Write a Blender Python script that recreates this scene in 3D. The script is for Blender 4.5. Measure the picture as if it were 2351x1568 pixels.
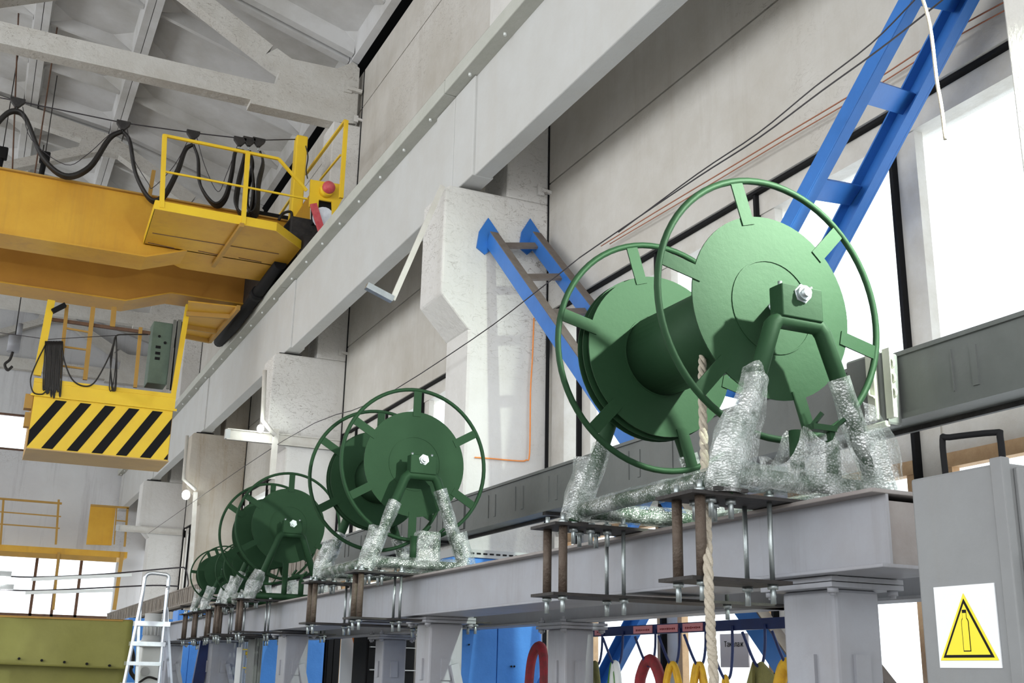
import bpy, math, random
from mathutils import Vector, Matrix, noise
random.seed(7)
for o in list(bpy.data.objects): bpy.data.objects.remove(o)
S = bpy.context.scene
COL = S.collection
V = Vector
# ------------------------------------------------------------------ camera
YAW, PITCH, ROLL, FPX = math.radians(24.979), math.radians(16.4215), math.radians(1.1718), 2592.77
FW = V((math.sin(YAW)*math.cos(PITCH), math.cos(YAW)*math.cos(PITCH), math.sin(PITCH)))
R0 = V((math.cos(YAW), -math.sin(YAW), 0)); U0 = R0.cross(FW)
RT = R0*math.cos(ROLL)+U0*math.sin(ROLL); UP = -R0*math.sin(ROLL)+U0*math.cos(ROLL)
EYE = 1.6                                   # eye height above the hall floor
cd = bpy.data.cameras.new('camera'); cam = bpy.data.objects.new('camera', cd); COL.objects.link(cam)
cd.sensor_width = 36; cd.lens = 36*FPX/2351; cd.clip_end = 200; cd.clip_start = .05
m = Matrix((RT, UP, -FW)).transposed().to_4x4(); m.translation = V((0, 0, EYE)); cam.matrix_world = m
S.camera = cam
# ------------------------------------------------------------------ world, sun, daylight
S.view_settings.view_transform = 'Standard'; S.view_settings.look = 'None'
S.view_settings.gamma = 1; S.view_settings.use_curve_mapping = False
S.view_settings.exposure = 0.0
w = bpy.data.worlds.new('world'); S.world = w; w.use_nodes = True
bg = w.node_tree.nodes['Background']; bg.inputs[0].default_value = (.93, .97, 1, 1); bg.inputs[1].default_value = 2.6
def light(name, kind, loc, energy, color=(1, 1, 1), target=None, **kw):
    l = bpy.data.lights.new(name, kind); l.energy = energy; l.color = color
    for k, v in kw.items(): setattr(l, k, v)
    o = bpy.data.objects.new(name, l); COL.objects.link(o); o.location = loc
    if target is not None: o.rotation_euler = (V(target)-V(loc)).to_track_quat('-Z', 'Y').to_euler()
    return o
# daylight of the window bands across the hall and of the open end behind the camera
light('daylight_left', 'AREA', (-13.5, 10, 6.2), 1450, (.95, .97, 1), target=(0, 10, 5), shape='RECTANGLE', size=34, size_y=5)
light('daylight_back', 'AREA', (-6, -9.5, 5.0), 640, (1, .98, .96), target=(-2, 10, 4.5), shape='RECTANGLE', size=14, size_y=6)
# added spot without a fixture, in place of window light on the nearest reels
light('reel_fill_spot', 'SPOT', (3.4, 1.9, 2.32+EYE), 800, (.88, 1, .85), target=(2.4, 4.9, 1.35+EYE), spot_size=math.radians(78), spot_blend=.5, shadow_soft_size=.04)
# ------------------------------------------------------------------ pixel helpers: a sight line of the photograph met with a plane (z relative to floor)
def ray(px, py): return (FW*FPX+RT*(px-1175.5)-UP*(py-784)).normalized()
def PX(px, py, x): d = ray(px, py); p = d*(x/d.x); return V((p.x, p.y, p.z+EYE))
def PY(px, py, y): d = ray(px, py); p = d*(y/d.y); return V((p.x, p.y, p.z+EYE))
def PZ(px, py, z): d = ray(px, py); p = d*((z-EYE)/d.z); return V((p.x, p.y, p.z+EYE))
# ------------------------------------------------------------------ materials
def mat(name, c, rough=.6, metal=0, c2=None, nscale=3, namt=.5, bump=0, bscale=30, spec=.4, streak=0, c3=None, sscale=2.0):
    m = bpy.data.materials.new(name); m.use_nodes = True
    nt = m.node_tree; n = nt.nodes; L = nt.links; b = n['Principled BSDF']
    b.inputs['Base Color'].default_value = (*c, 1); b.inputs['Roughness'].default_value = rough
    b.inputs['Metallic'].default_value = metal; b.inputs['Specular IOR Level'].default_value = spec
    tc = n.new('ShaderNodeTexCoord')
    geo = n.new('ShaderNodeNewGeometry')
    if c2 or streak:
        base = None
        nz = n.new('ShaderNodeTexNoise'); nz.inputs['Scale'].default_value = nscale; nz.inputs['Detail'].default_value = 6
        nz.inputs['Roughness'].default_value = .65
        L.new(geo.outputs['Position'], nz.inputs['Vector'])
        rp = n.new('ShaderNodeValToRGB'); rp.color_ramp.elements[0].position = .5-namt*.35; rp.color_ramp.elements[1].position = .5+namt*.35
        L.new(nz.outputs['Fac'], rp.inputs[0])
        mx = n.new('ShaderNodeMix'); mx.data_type = 'RGBA'; mx.inputs[6].default_value = (*c, 1); mx.inputs[7].default_value = (*(c2 or c), 1)
        L.new(rp.outputs[0], mx.inputs[0]); out = mx.outputs[2]
        if streak:
            mp = n.new('ShaderNodeMapping'); mp.inputs['Scale'].default_value = (sscale, sscale, sscale*.07)
            L.new(geo.outputs['Position'], mp.inputs[0])
            n2 = n.new('ShaderNodeTexNoise'); n2.inputs['Scale'].default_value = 1.7; n2.inputs['Detail'].default_value = 7; n2.inputs['Roughness'].default_value = .7
            L.new(mp.outputs[0], n2.inputs['Vector'])
            r2 = n.new('ShaderNodeValToRGB'); r2.color_ramp.elements[0].position = .52; r2.color_ramp.elements[1].position = .75
            r2.color_ramp.elements[1].color = (streak, streak, streak, 1)
            L.new(n2.outputs['Fac'], r2.inputs[0])
            m2 = n.new('ShaderNodeMix'); m2.data_type = 'RGBA'; m2.inputs[7].default_value = (*(c3 or (.25, .2, .15)), 1)
            L.new(r2.outputs[0], m2.inputs[0]); L.new(out, m2.inputs[6]); out = m2.outputs[2]
        L.new(out, b.inputs['Base Color'])
    if bump:
        nb = n.new('ShaderNodeTexNoise'); nb.inputs['Scale'].default_value = bscale; nb.inputs['Detail'].default_value = 8; nb.inputs['Roughness'].default_value = .6
        L.new(geo.outputs['Position'], nb.inputs['Vector'])
        bp = n.new('ShaderNodeBump'); bp.inputs['Strength'].default_value = bump; bp.inputs['Distance'].default_value = .02
        L.new(nb.outputs['Fac'], bp.inputs['Height']); L.new(bp.outputs[0], b.inputs['Normal'])
    return m
M = {}
def fleck(m, col=(.16, .13, .10), scale=2.2, lo=.60, hi=.63, stretch=(1, 1, 2.2), amt=.55):
    """short dark cracks and flaked spots in whitewash"""
    nt = m.node_tree; n = nt.nodes; L = nt.links; b = n['Principled BSDF']
    scale *= .45; src = b.inputs['Base Color'].links[0].from_socket
    geo = n.new('ShaderNodeNewGeometry'); mp = n.new('ShaderNodeMapping'); mp.inputs['Scale'].default_value = stretch
    L.new(geo.outputs['Position'], mp.inputs[0])
    a = n.new('ShaderNodeTexNoise'); a.inputs['Scale'].default_value = scale*6; a.inputs['Detail'].default_value = 5; a.inputs['Distortion'].default_value = 1.5
    bb = n.new('ShaderNodeTexNoise'); bb.inputs['Scale'].default_value = scale*.5; bb.inputs['Detail'].default_value = 3
    L.new(mp.outputs[0], a.inputs['Vector']); L.new(geo.outputs['Position'], bb.inputs['Vector'])
    ra = n.new('ShaderNodeValToRGB'); ra.color_ramp.elements[0].position = .495; ra.color_ramp.elements[1].position = .505
    e = ra.color_ramp.elements; e[0].color = (0, 0, 0, 1); e[1].color = (1, 1, 1, 1)
    x = ra.color_ramp.elements.new(.52); x.color = (0, 0, 0, 1)
    L.new(a.outputs['Fac'], ra.inputs[0])
    rb = n.new('ShaderNodeValToRGB'); rb.color_ramp.elements[0].position = lo-.04; rb.color_ramp.elements[1].position = hi
    L.new(bb.outputs['Fac'], rb.inputs[0])
    mu = n.new('ShaderNodeMath'); mu.operation = 'MULTIPLY'; L.new(ra.outputs[0], mu.inputs[0]); L.new(rb.outputs[0], mu.inputs[1])
    m3 = n.new('ShaderNodeMath'); m3.operation = 'MULTIPLY'; L.new(mu.outputs[0], m3.inputs[0]); m3.inputs[1].default_value = amt
    mx = n.new('ShaderNodeMix'); mx.data_type = 'RGBA'; mx.inputs[7].default_value = (*col, 1)
    L.new(m3.outputs[0], mx.inputs[0]); L.new(src, mx.inputs[6]); L.new(mx.outputs[2], b.inputs['Base Color'])
    return m
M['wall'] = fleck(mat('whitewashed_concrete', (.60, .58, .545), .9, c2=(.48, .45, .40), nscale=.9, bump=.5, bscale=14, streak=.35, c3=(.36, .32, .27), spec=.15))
M['column'] = fleck(mat('whitewashed_column', (.68, .665, .645), .9, c2=(.61, .595, .565), nscale=1.3, bump=.7, bscale=11, streak=.22, c3=(.4, .36, .3), spec=.15), lo=.48, hi=.60, amt=.85)
M['stain'] = fleck(mat('stained_column', (.52, .48, .42), .9, c2=(.44, .39, .32), nscale=1.6, bump=.7, bscale=9, streak=.7, c3=(.32, .22, .12), spec=.15, sscale=4), amt=.6)
M['girder'] = mat('painted_girder_concrete', (.55, .555, .545), .8, c2=(.51, .505, .485), nscale=1.5, bump=.25, bscale=12, streak=.12, c3=(.45, .38, .3), spec=.2)
M['roof'] = mat('painted_roof_slab', (.60, .60, .60), .9, c2=(.42, .41, .385), nscale=.55, namt=.4, bump=.2, bscale=8, streak=0, spec=.1)
M['truss'] = fleck(mat('whitewashed_truss', (.60, .59, .56), .9, c2=(.52, .50, .46), nscale=2, bump=.8, bscale=9, spec=.15), lo=.42, hi=.55, amt=.8)
M['endwall'] = fleck(mat('whitewashed_end_wall', (.68, .69, .71), .9, c2=(.60, .605, .62), nscale=.6, bump=.2, bscale=10, streak=.6, c3=(.36, .35, .37), spec=.15, sscale=2.6))
M['dark'] = mat('dark_gap', (.008, .008, .009), .9)
M['black'] = mat('black_paint', (.010, .010, .011), .7, bump=.05, spec=.15)
M['dusty'] = mat('dusty_brown_top', (.13, .105, .09), .8, c2=(.17, .145, .13), nscale=12)
M['floor'] = mat('grey_floor', (.42, .41, .39), .55, c2=(.33, .32, .31), nscale=1.2, bump=.1)
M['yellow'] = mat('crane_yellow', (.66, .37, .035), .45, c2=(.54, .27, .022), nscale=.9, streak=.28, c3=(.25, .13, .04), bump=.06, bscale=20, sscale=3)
M['byellow'] = mat('bright_yellow', (.88, .60, .03), .42, c2=(.80, .52, .03), nscale=2, bump=.04)
M['dyellow'] = mat('dirty_yellow', (.45, .25, .05), .6, c2=(.38, .22, .05), nscale=3, bump=.1)
M['brown'] = mat('rusty_brown', (.16, .085, .05), .7, c2=(.10, .055, .04), nscale=12, bump=.3, bscale=60)
M['oyellow'] = mat('crane_yellow_in_shade', (.50, .235, .03), .5, c2=(.40, .175, .022), nscale=1.1, bump=.06, bscale=20)  # darker copy of the crane yellow, the far girder's shade put into the colour
M['flange'] = mat('grey_green_flange', (.44, .45, .40), .85, c2=(.50, .50, .46), nscale=3, bump=.3, bscale=14)
M['cabgrey'] = mat('warm_grey_enamel', (.235, .245, .25), .5, c2=(.20, .205, .21), nscale=2.5, streak=.3, c3=(.22, .21, .19), bump=.05, sscale=5)
M['tan'] = mat('tan_sheet', (.55, .36, .14), .6, c2=(.46, .3, .13), nscale=2)
M['green'] = mat('reel_green', (.016, .046, .020), .58, c2=(.012, .037, .016), nscale=3.5, bump=.05, bscale=40, spec=.27)
M['green'].node_tree.nodes['Principled BSDF'].inputs['Specular Tint'].default_value = (.68, 1, .72, 1)
M['dgreen'] = mat('cabinet_green', (.12, .17, .13), .55, c2=(.09, .13, .1), nscale=6)
M['grey'] = mat('grey_paint', (.33, .345, .385), .5, c2=(.29, .29, .31), nscale=2.5, streak=.4, c3=(.2, .19, .18), bump=.06, bscale=25, sscale=6)
M['topgrey'] = mat('worn_flange_top', (.24, .21, .2), .6, c2=(.3, .28, .27), nscale=5, bump=.15)
M['steel'] = mat('raw_steel', (.018, .017, .017), .6, .1, c2=(.04, .035, .033), nscale=14, bump=.2, bscale=60)
M['rusty'] = mat('rusty_tube', (.12, .095, .075), .55, .3, c2=(.085, .06, .045), nscale=25, bump=.35, bscale=70)
M['zinc'] = mat('zinc_steel', (.45, .49, .49), .42, .9, c2=(.4, .45, .46), nscale=30, bump=.1, bscale=150)
M['blue'] = mat('brace_blue', (.035, .17, .52), .4, c2=(.03, .145, .45), nscale=5, bump=.05)
M['blue2'] = mat('cabinet_blue', (.07, .27, .72), .5, c2=(.055, .23, .64), nscale=4, bump=.15, bscale=30)
M['navy'] = mat('navy_paint', (.012, .03, .13), .45, c2=(.01, .02, .09), nscale=8)
M['tray'] = mat('tray_grey', (.165, .175, .17), .55, .1, c2=(.13, .14, .135), nscale=3, streak=.35, c3=(.13, .12, .11), bump=.1, sscale=4)
M['traybrown'] = mat('dusty_tray', (.30, .265, .22), .7, c2=(.22, .19, .16), nscale=4, streak=.6, c3=(.12, .09, .07), bump=.1, sscale=9)
M['cream'] = mat('cream_enamel', (.62, .64, .54), .45, c2=(.55, .57, .48), nscale=6)
M['frame'] = mat('pale_window_frame', (.62, .60, .56), .6, c2=(.52, .49, .44), nscale=5, bump=.15)
M['wood'] = mat('bare_wood', (.62, .42, .24), .7, c2=(.48, .3, .16), nscale=9, bump=.25)
M['rope'] = mat('hemp_rope', (.62, .56, .46), .9, c2=(.5, .44, .35), nscale=60, bump=.6, bscale=220)
M['rubber'] = mat('black_rubber', (.011, .010, .010), .5, c2=(.018, .015, .013), nscale=20)
M['alu'] = mat('aluminium', (.62, .65, .70), .3, .85, c2=(.5, .53, .58), nscale=15)
M['olive'] = mat('olive_tarp', (.27, .26, .065), .6, c2=(.23, .22, .055), nscale=3, bump=.25, bscale=9)
M['red'] = mat('faded_red', (.55, .06, .08), .5, c2=(.65, .14, .15), nscale=14)
M['orange'] = mat('orange_wire', (.85, .28, .06), .5)
M['redwire'] = mat('brown_wire', (.35, .13, .07), .6)
M['blackwire'] = mat('dark_wire', (.035, .03, .035), .6)
M['white'] = mat('white_enamel', (.78, .80, .78), .4, c2=(.72, .74, .72), nscale=5)
M['sign'] = mat('sign_white', (.80, .83, .86), .4)
M['signy'] = mat('sign_yellow', (.88, .72, .02), .4)
M['slingred'] = mat('red_webbing', (.30, .022, .032), .8, c2=(.15, .03, .03), nscale=20, bump=.3, bscale=160)
M['slingyel'] = mat('yellow_webbing', (.75, .45, .02), .7, c2=(.6, .33, .03), nscale=20, bump=.3, bscale=160)
M['slinggrn'] = mat('green_webbing', (.10, .28, .05), .7, bump=.3, bscale=160)
M['slingoli'] = mat('olive_webbing', (.20, .19, .06), .8, c2=(.14, .13, .05), nscale=14, bump=.4, bscale=120)
M['paper'] = mat('grey_paper', (.55, .52, .54), .8)
M['pink'] = mat('pink_label', (.72, .30, .32), .7)
M['slots'] = mat('light_grey_strip', (.45, .46, .46), .5)
def emis(name, c, s):
    m = bpy.data.materials.new(name); m.use_nodes = True; b = m.node_tree.nodes['Principled BSDF']
    b.inputs['Base Color'].default_value = (*c, 1); b.inputs['Emission Color'].default_value = (*c, 1); b.inputs['Emission Strength'].default_value = s
    return m
M['lamp'] = emis('lit_lamp', (.95, 1, 1), 14)
def glassy(name, tint, gl=.08, diff=0.0):
    m = bpy.data.materials.new(name); m.use_nodes = True; n = m.node_tree.nodes; L = m.node_tree.links
    n.remove(n['Principled BSDF']); o = n['Material Output']
    t = n.new('ShaderNodeBsdfTransparent'); t.inputs[0].default_value = (*tint, 1)
    g = n.new('ShaderNodeBsdfGlossy'); g.inputs['Roughness'].default_value = .1
    mx = n.new('ShaderNodeMixShader'); mx.inputs[0].default_value = gl
    L.new(t.outputs[0], mx.inputs[1]); L.new(g.outputs[0], mx.inputs[2]); out = mx.outputs[0]
    if diff:
        d = n.new('ShaderNodeBsdfTranslucent'); d.inputs[0].default_value = (.9, .92, .9, 1)
        m2 = n.new('ShaderNodeMixShader'); m2.inputs[0].default_value = diff
        L.new(out, m2.inputs[1]); L.new(d.outputs[0], m2.inputs[2]); out = m2.outputs[0]
    L.new(out, o.inputs[0]); return m
M['glass'] = glassy('window_glass', (.95, .97, .98), .03, .12)
def wrapmat():
    m = bpy.data.materials.new('bubble_wrap'); m.use_nodes = True; n = m.node_tree.nodes; L = m.node_tree.links
    n.remove(n['Principled BSDF']); o = n['Material Output']
    geo = n.new('ShaderNodeNewGeometry')
    vo = n.new('ShaderNodeTexVoronoi'); vo.inputs['Scale'].default_value = 120; L.new(geo.outputs['Position'], vo.inputs['Vector'])
    nz = n.new('ShaderNodeTexNoise'); nz.inputs['Scale'].default_value = 14; nz.inputs['Detail'].default_value = 4; nz.inputs['Distortion'].default_value = .8
    L.new(geo.outputs['Position'], nz.inputs['Vector'])
    ad = n.new('ShaderNodeMath'); ad.operation = 'MULTIPLY_ADD'; ad.inputs[1].default_value = .35; L.new(vo.outputs['Distance'], ad.inputs[0]); L.new(nz.outputs['Fac'], ad.inputs[2])
    bp = n.new('ShaderNodeBump'); bp.inputs['Strength'].default_value = .8; bp.inputs['Distance'].default_value = .010; L.new(ad.outputs[0], bp.inputs['Height'])
    t = n.new('ShaderNodeBsdfTransparent'); t.inputs[0].default_value = (.95, .98, .96, 1)
    g = n.new('ShaderNodeBsdfGlossy'); g.inputs['Roughness'].default_value = .22; L.new(bp.outputs[0], g.inputs['Normal'])
    d = n.new('ShaderNodeBsdfTranslucent'); d.inputs[0].default_value = (.90, .94, .94, 1)
    d2 = n.new('ShaderNodeBsdfDiffuse'); d2.inputs[0].default_value = (.80, .85, .84, 1); L.new(bp.outputs[0], d2.inputs['Normal'])
    m0 = n.new('ShaderNodeMixShader'); m0.inputs[0].default_value = .6; L.new(d.outputs[0], m0.inputs[1]); L.new(d2.outputs[0], m0.inputs[2])
    m1 = n.new('ShaderNodeMixShader'); m1.inputs[0].default_value = .45; L.new(m0.outputs[0], m1.inputs[1]); L.new(g.outputs[0], m1.inputs[2])
    rv = n.new('ShaderNodeValToRGB'); rv.color_ramp.elements[0].position = .15; rv.color_ramp.elements[1].position = .55
    rv.color_ramp.elements[0].color = (.9, .9, .9, 1); rv.color_ramp.elements[1].color = (.10, .10, .10, 1); L.new(vo.outputs['Distance'], rv.inputs[0])
    r = n.new('ShaderNodeValToRGB'); r.color_ramp.elements[0].position = .40; r.color_ramp.elements[1].position = .66
    r.color_ramp.elements[0].color = (.10, .10, .10, 1); r.color_ramp.elements[1].color = (.55, .55, .55, 1)
    L.new(nz.outputs['Fac'], r.inputs[0])
    mm = n.new('ShaderNodeMath'); mm.operation = 'MULTIPLY_ADD'; mm.inputs[1].default_value = .22; L.new(rv.outputs[0], mm.inputs[0]); L.new(r.outputs[0], mm.inputs[2])
    m2 = n.new('ShaderNodeMixShader'); L.new(mm.outputs[0], m2.inputs[0]); L.new(t.outputs[0], m2.inputs[1]); L.new(m1.outputs[0], m2.inputs[2])
    L.new(m2.outputs[0], o.inputs[0]); return m
M['wrap'] = wrapmat()
# ------------------------------------------------------------------ mesh builder
class MB:
    def __init__(s): s.v = []; s.f = []; s.sm = []; s.mi = []; s.cur = 0
    def add(s, vs, fs, smooth=False):
        b = len(s.v); s.v += [V(v) for v in vs]
        for f in fs: s.f.append([b+i for i in f]); s.sm.append(smooth); s.mi.append(s.cur)
        return s
    def box(s, a, b):
        x0, y0, z0 = a; x1, y1, z1 = b
        if x0 > x1: x0, x1 = x1, x0
        if y0 > y1: y0, y1 = y1, y0
        if z0 > z1: z0, z1 = z1, z0
        return s.add([(x0,y0,z0),(x1,y0,z0),(x1,y1,z0),(x0,y1,z0),(x0,y0,z1),(x1,y0,z1),(x1,y1,z1),(x0,y1,z1)],
                     [(0,3,2,1),(4,5,6,7),(0,1,5,4),(1,2,6,5),(2,3,7,6),(3,0,4,7)])
    def bar(s, p, q, w, h, up=(0, 0, 1)):
        p, q = V(p), V(q); d = (q-p).normalized(); u = V(up)
        if abs(d.dot(u)) > .98: u = V((0, 1, 0)) if abs(d.y) < .9 else V((1, 0, 0))
        r = d.cross(u).normalized(); u = r.cross(d)
        r = r*w/2; u = u*h/2
        return s.add([p-r-u, p+r-u, p+r+u, p-r+u, q-r-u, q+r-u, q+r+u, q-r+u],
                     [(0,1,2,3),(7,6,5,4),(0,4,5,1),(1,5,6,2),(2,6,7,3),(3,7,4,0)])
    def tube(s, pts, r, n=10, closed=False, rf=None, cap=True):
        pts = [V(p) for p in pts]; N = len(pts); b0 = len(s.v); vs = []; fs = []
        t0 = (pts[1]-pts[0]).normalized()
        u = t0.orthogonal().normalized(); prev = t0
        for i, p in enumerate(pts):
            if closed: t = (pts[(i+1) % N]-pts[i-1]).normalized()
            elif i == 0: t = t0
            elif i == N-1: t = (pts[-1]-pts[-2]).normalized()
            else: t = ((pts[i+1]-p).normalized()+(p-pts[i-1]).normalized()).normalized()
            q = prev.rotation_difference(t); u = (q @ u).normalized(); u = (u-t*u.dot(t)).normalized(); prev = t
            w = t.cross(u)
            for k in range(n):
                a = 2*math.pi*k/n; rr = rf(i, k, a) if rf else r
                vs.append(p+(u*math.cos(a)+w*math.sin(a))*rr)
        for i in range(N if closed else N-1):
            j = (i+1) % N
            for k in range(n):
                l = (k+1) % n; fs.append((i*n+k, i*n+l, j*n+l, j*n+k))
        s.add(vs, fs, True)
        if cap and not closed:
            s.f.append([b0+k for k in range(n)][::-1]); s.sm.append(False); s.mi.append(s.cur)
            s.f.append([b0+(N-1)*n+k for k in range(n)]); s.sm.append(False); s.mi.append(s.cur)
        return s
    def cyl(s, p, q, r, n=16, r2=None):
        rr = [r, r if r2 is None else r2]
        return s.tube([p, q], r, n, rf=lambda i, k, a: rr[i])
    def ring(s, c, R, r, n=64, m=10):       # torus round the Y axis
        c = V(c); return s.tube([c+V((math.cos(2*math.pi*i/n)*R, 0, math.sin(2*math.pi*i/n)*R)) for i in range(n)], r, m, closed=True)
    def prism(s, poly, vec):
        poly = [V(p) for p in poly]; vec = V(vec); n = len(poly)
        return s.add(poly+[p+vec for p in poly], [tuple(range(n)), tuple(range(2*n-1, n-1, -1))]+[(i, i+n, (i+1) % n+n, (i+1) % n)[::1] for i in range(n)])
    def sphere(s, c, r, n=16, sc=(1, 1, 1)):
        c = V(c); vs = []; fs = []; h = n//2
        for i in range(h+1):
            t = math.pi*i/h
            for k in range(n):
                a = 2*math.pi*k/n; vs.append(c+V((r*sc[0]*math.sin(t)*math.cos(a), r*sc[1]*math.sin(t)*math.sin(a), r*sc[2]*math.cos(t))))
        for i in range(h):
            for k in range(n): fs.append((i*n+k, i*n+(k+1) % n, (i+1)*n+(k+1) % n, (i+1)*n+k))
        return s.add(vs, fs, True)
    def annulus(s, y0, y1, r0, r1, c=(0, 0, 0), n=64):      # flat ring/disc plate round the Y axis
        c = V(c); vs = []; fs = []
        for (r, y) in ((r0, y0), (r1, y0), (r1, y1), (r0, y1)):
            for k in range(n):
                a = 2*math.pi*k/n; vs.append(c+V((r*math.cos(a), y, r*math.sin(a))))
        for j in range(4):
            for k in range(n): fs.append((j*n+k, j*n+(k+1) % n, ((j+1) % 4)*n+(k+1) % n, ((j+1) % 4)*n+k))
        b = len(s.v); s.add(vs, fs, False)
        for i in range(len(s.sm)-len(fs), len(s.sm)):
            j = (i-(len(s.sm)-len(fs)))//n
            if j in (1, 3): s.sm[i] = True
        return s
    def build(s, name, m, parent=None, bevel=0, label=None):
        me = bpy.data.meshes.new(name)
        if parent is not None: off = WL[parent.name]; loc = V((0, 0, 0))
        else:
            xs = [v.x for v in s.v]; ys = [v.y for v in s.v]; zs = [v.z for v in s.v]
            off = V(((min(xs)+max(xs))/2, (min(ys)+max(ys))/2, min(zs))); loc = off
        me.from_pydata([tuple(v-off) for v in s.v], [], s.f)
        ms = m if isinstance(m, (list, tuple)) else [m]
        for x in ms: me.materials.append(M[x])
        for p, sm, mi in zip(me.polygons, s.sm, s.mi): p.use_smooth = sm; p.material_index = mi
        import bmesh
        bm = bmesh.new(); bm.from_mesh(me); bmesh.ops.recalc_face_normals(bm, faces=bm.faces); bm.to_mesh(me); bm.free()
        o = bpy.data.objects.new(name, me); COL.objects.link(o); o.location = loc
        if parent is not None: o.parent = parent
        WL[o.name] = V(off)
        if bevel:
            bv = o.modifiers.new('bevel', 'BEVEL'); bv.width = bevel; bv.segments = 2; bv.limit_method = 'ANGLE'
        if label: o['label'] = label
        return o
WL = {}
def tag(o, label, cat, group=None):
    o['label'] = label; o['category'] = cat
    if group: o['group'] = group
    return o
def thing(name, label, cat, loc, group=None):
    o = bpy.data.objects.new(name, None); COL.objects.link(o); o.location = loc; o.empty_display_size = .1
    WL[o.name] = V(loc); return tag(o, label, cat, group)
def struct(mb, name, m, parent=None, bevel=0):
    o = mb.build(name, m, parent, bevel)
    if parent is None: o['kind'] = 'structure'
    return o
KIDS = {}
def copy_tree(o, parent=None):
    c = o.copy(); COL.objects.link(c); c.parent = parent
    for ch in list(o.children): copy_tree(ch, c)
    return c
def bez(pts, n=8):
    """Catmull-Rom through the points"""
    P = [V(p) for p in pts]; P = [P[0]*2-P[1]]+P+[P[-1]*2-P[-2]]; out = []
    for i in range(1, len(P)-2):
        for k in range(n):
            t = k/n; a, b, c, d = P[i-1:i+3]
            out.append(.5*((2*b)+(c-a)*t+(2*a-5*b+4*c-d)*t*t+(3*b-a-3*c+d)*t**3))
    out.append(P[-2]); return out
# ================================================================== THE HALL
WX = 4.19                                   # inner face of the right wall
CY = [-3.67, 2.3, 8.28, 14.27, 20.2, 26.2]  # near faces of the columns
YE = 32.3                                   # end wall
H = EYE
def rz(x):                                  # underside of the roof slabs
    x = x if x > -4.8 else -9.6-x
    pts = [(-4.8, 10.1), (-1.7, 9.9), (1.32, 9.45), (4.3, 8.58)]
    for (a, za), (b, zb) in zip(pts, pts[1:]):
        if x <= b: return za+(zb-za)*(x-a)/(b-a)+H
    return pts[-1][1]+H
struct(MB().box((-14.2, -10, -.2), (5.0, 33, 0)), 'floor', 'floor')
# right wall: solid panels above the window band, parapet under it
mb = MB()
zs = [3.0+H, 4.2+H, 5.4+H, 6.6+H, 7.8+H, 8.42+H]
for a, b in zip(CY, CY[1:]+[YE-.02]):
    for z0, z1 in zip(zs, zs[1:]): mb.box((WX, a+.012, z0+.008), (WX+.3, b-.012, z1-.008))
    mb.box((WX, a, 0), (WX+.3, b, H-.45))
for a in CY: mb.box((WX+.06, a-.05, 0), (WX+.28, a+.1, 8.4+H))
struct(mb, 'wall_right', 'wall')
mb = MB().box((WX+.31, -5, 3.02+H), (WX+.36, YE, 9.6+H)); mb.box((WX+.02, -5, 3.02+H), (WX+.30, YE, 3.06+H))
for z in zs[1:-1]: mb.box((WX+.03, -5, z-.009), (WX+.1, YE, z+.009))
struct(mb, 'trim_1', 'dark')
# end wall with two window openings
mb = MB(); E0, E1 = YE, YE+.3
big = (-9.0, 3.5, 1.2+H, 2.92+H); hi = (-9.0, .85, 5.42+H, 6.4+H)
mb.box((-14.2, E0, 0), (5, E1, big[2])); mb.box((big[1], E0, big[2]), (5, E1, big[3])); mb.box((-14.2, E0, big[2]), (big[0], E1, big[3]))
mb.box((-14.2, E0, big[3]), (5, E1, hi[2])); mb.box((hi[1], E0, hi[2]), (5, E1, hi[3])); mb.box((-14.2, E0, hi[2]), (hi[0], E1, hi[3]))
mb.box((-14.2, E0, hi[3]), (5, E1, 11.6+H))
struct(mb, 'wall_end', 'endwall')
mb = MB().box((-14.2, -10, 0), (-13.9, YE, 2.8)); mb.box((-14.2, -10, 9.0), (-13.9, YE, 11.2))
for y in range(-10, 33, 6): mb.box((-14.2, y, 2.8), (-13.9, y+.5, 9))
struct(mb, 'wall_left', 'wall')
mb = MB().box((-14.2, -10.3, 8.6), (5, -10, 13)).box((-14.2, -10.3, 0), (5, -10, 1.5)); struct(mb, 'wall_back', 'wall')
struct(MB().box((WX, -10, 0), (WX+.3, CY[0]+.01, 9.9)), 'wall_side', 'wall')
# windows of the right wall
def right_window(i, a, b):
    w = bpy.data.objects.new('window_%d' % i, None); COL.objects.link(w); w.location = (WX+.15, (a+b)/2, H-.45); w['kind'] = 'structure'
    WL[w.name] = V(w.location)
    x0, x1 = WX+.08, WX+.2; zt, zb = 3.0+H, H-.45; zm = 1.16+H
    f = MB(); f.box((x0-.02, a, zt-.15), (x1, b, zt)); f.box((x0, a, zm-.08), (x1, b, zm+.10)); f.box((x0, a, zb), (x1, b, zb+.06))
    f.box((x0-.03, a, zm+.02), (x1, a+.1, zt)); f.box((x0-.03, b-.22, zm), (x1, b, zt))
    ys = [a+.23+1.19*k for k in range(int((b-a-.3)/1.19)+1)]; g = MB(); d = MB(); wd = MB()
    for y in ys: f.box((x0-.01, y-.15, zb), (x0+.05, y-.012, zt-.02)); d.box((x0-.05, y-.012, zb), (x0+.03, y+.012, zt))
    for y, y1 in zip(ys, ys[1:]+[b-.05]):
        g.box((x1-.04, y+.02, zb+.03), (x1-.03, y1-.1, zt-.1))
        wd.box((x0-.035, y+.03, zm-.15), (x0+.03, y1-.17, zm-.08)); wd.box((x0-.03, y+.03, zb), (x0+.02, y+.08, zm-.1)); wd.box((x0-.03, y1-.22, zb), (x0+.02, y1-.17, zm-.1))
    d.box((x0-.06, a, zt-.012), (x1, b, zt+.02))
    f.build('window_frame', 'frame', w); g.build('pane', 'glass', w); d.build('mullion_gap', 'black', w); wd.build('wooden_sash', 'wood', w)
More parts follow.
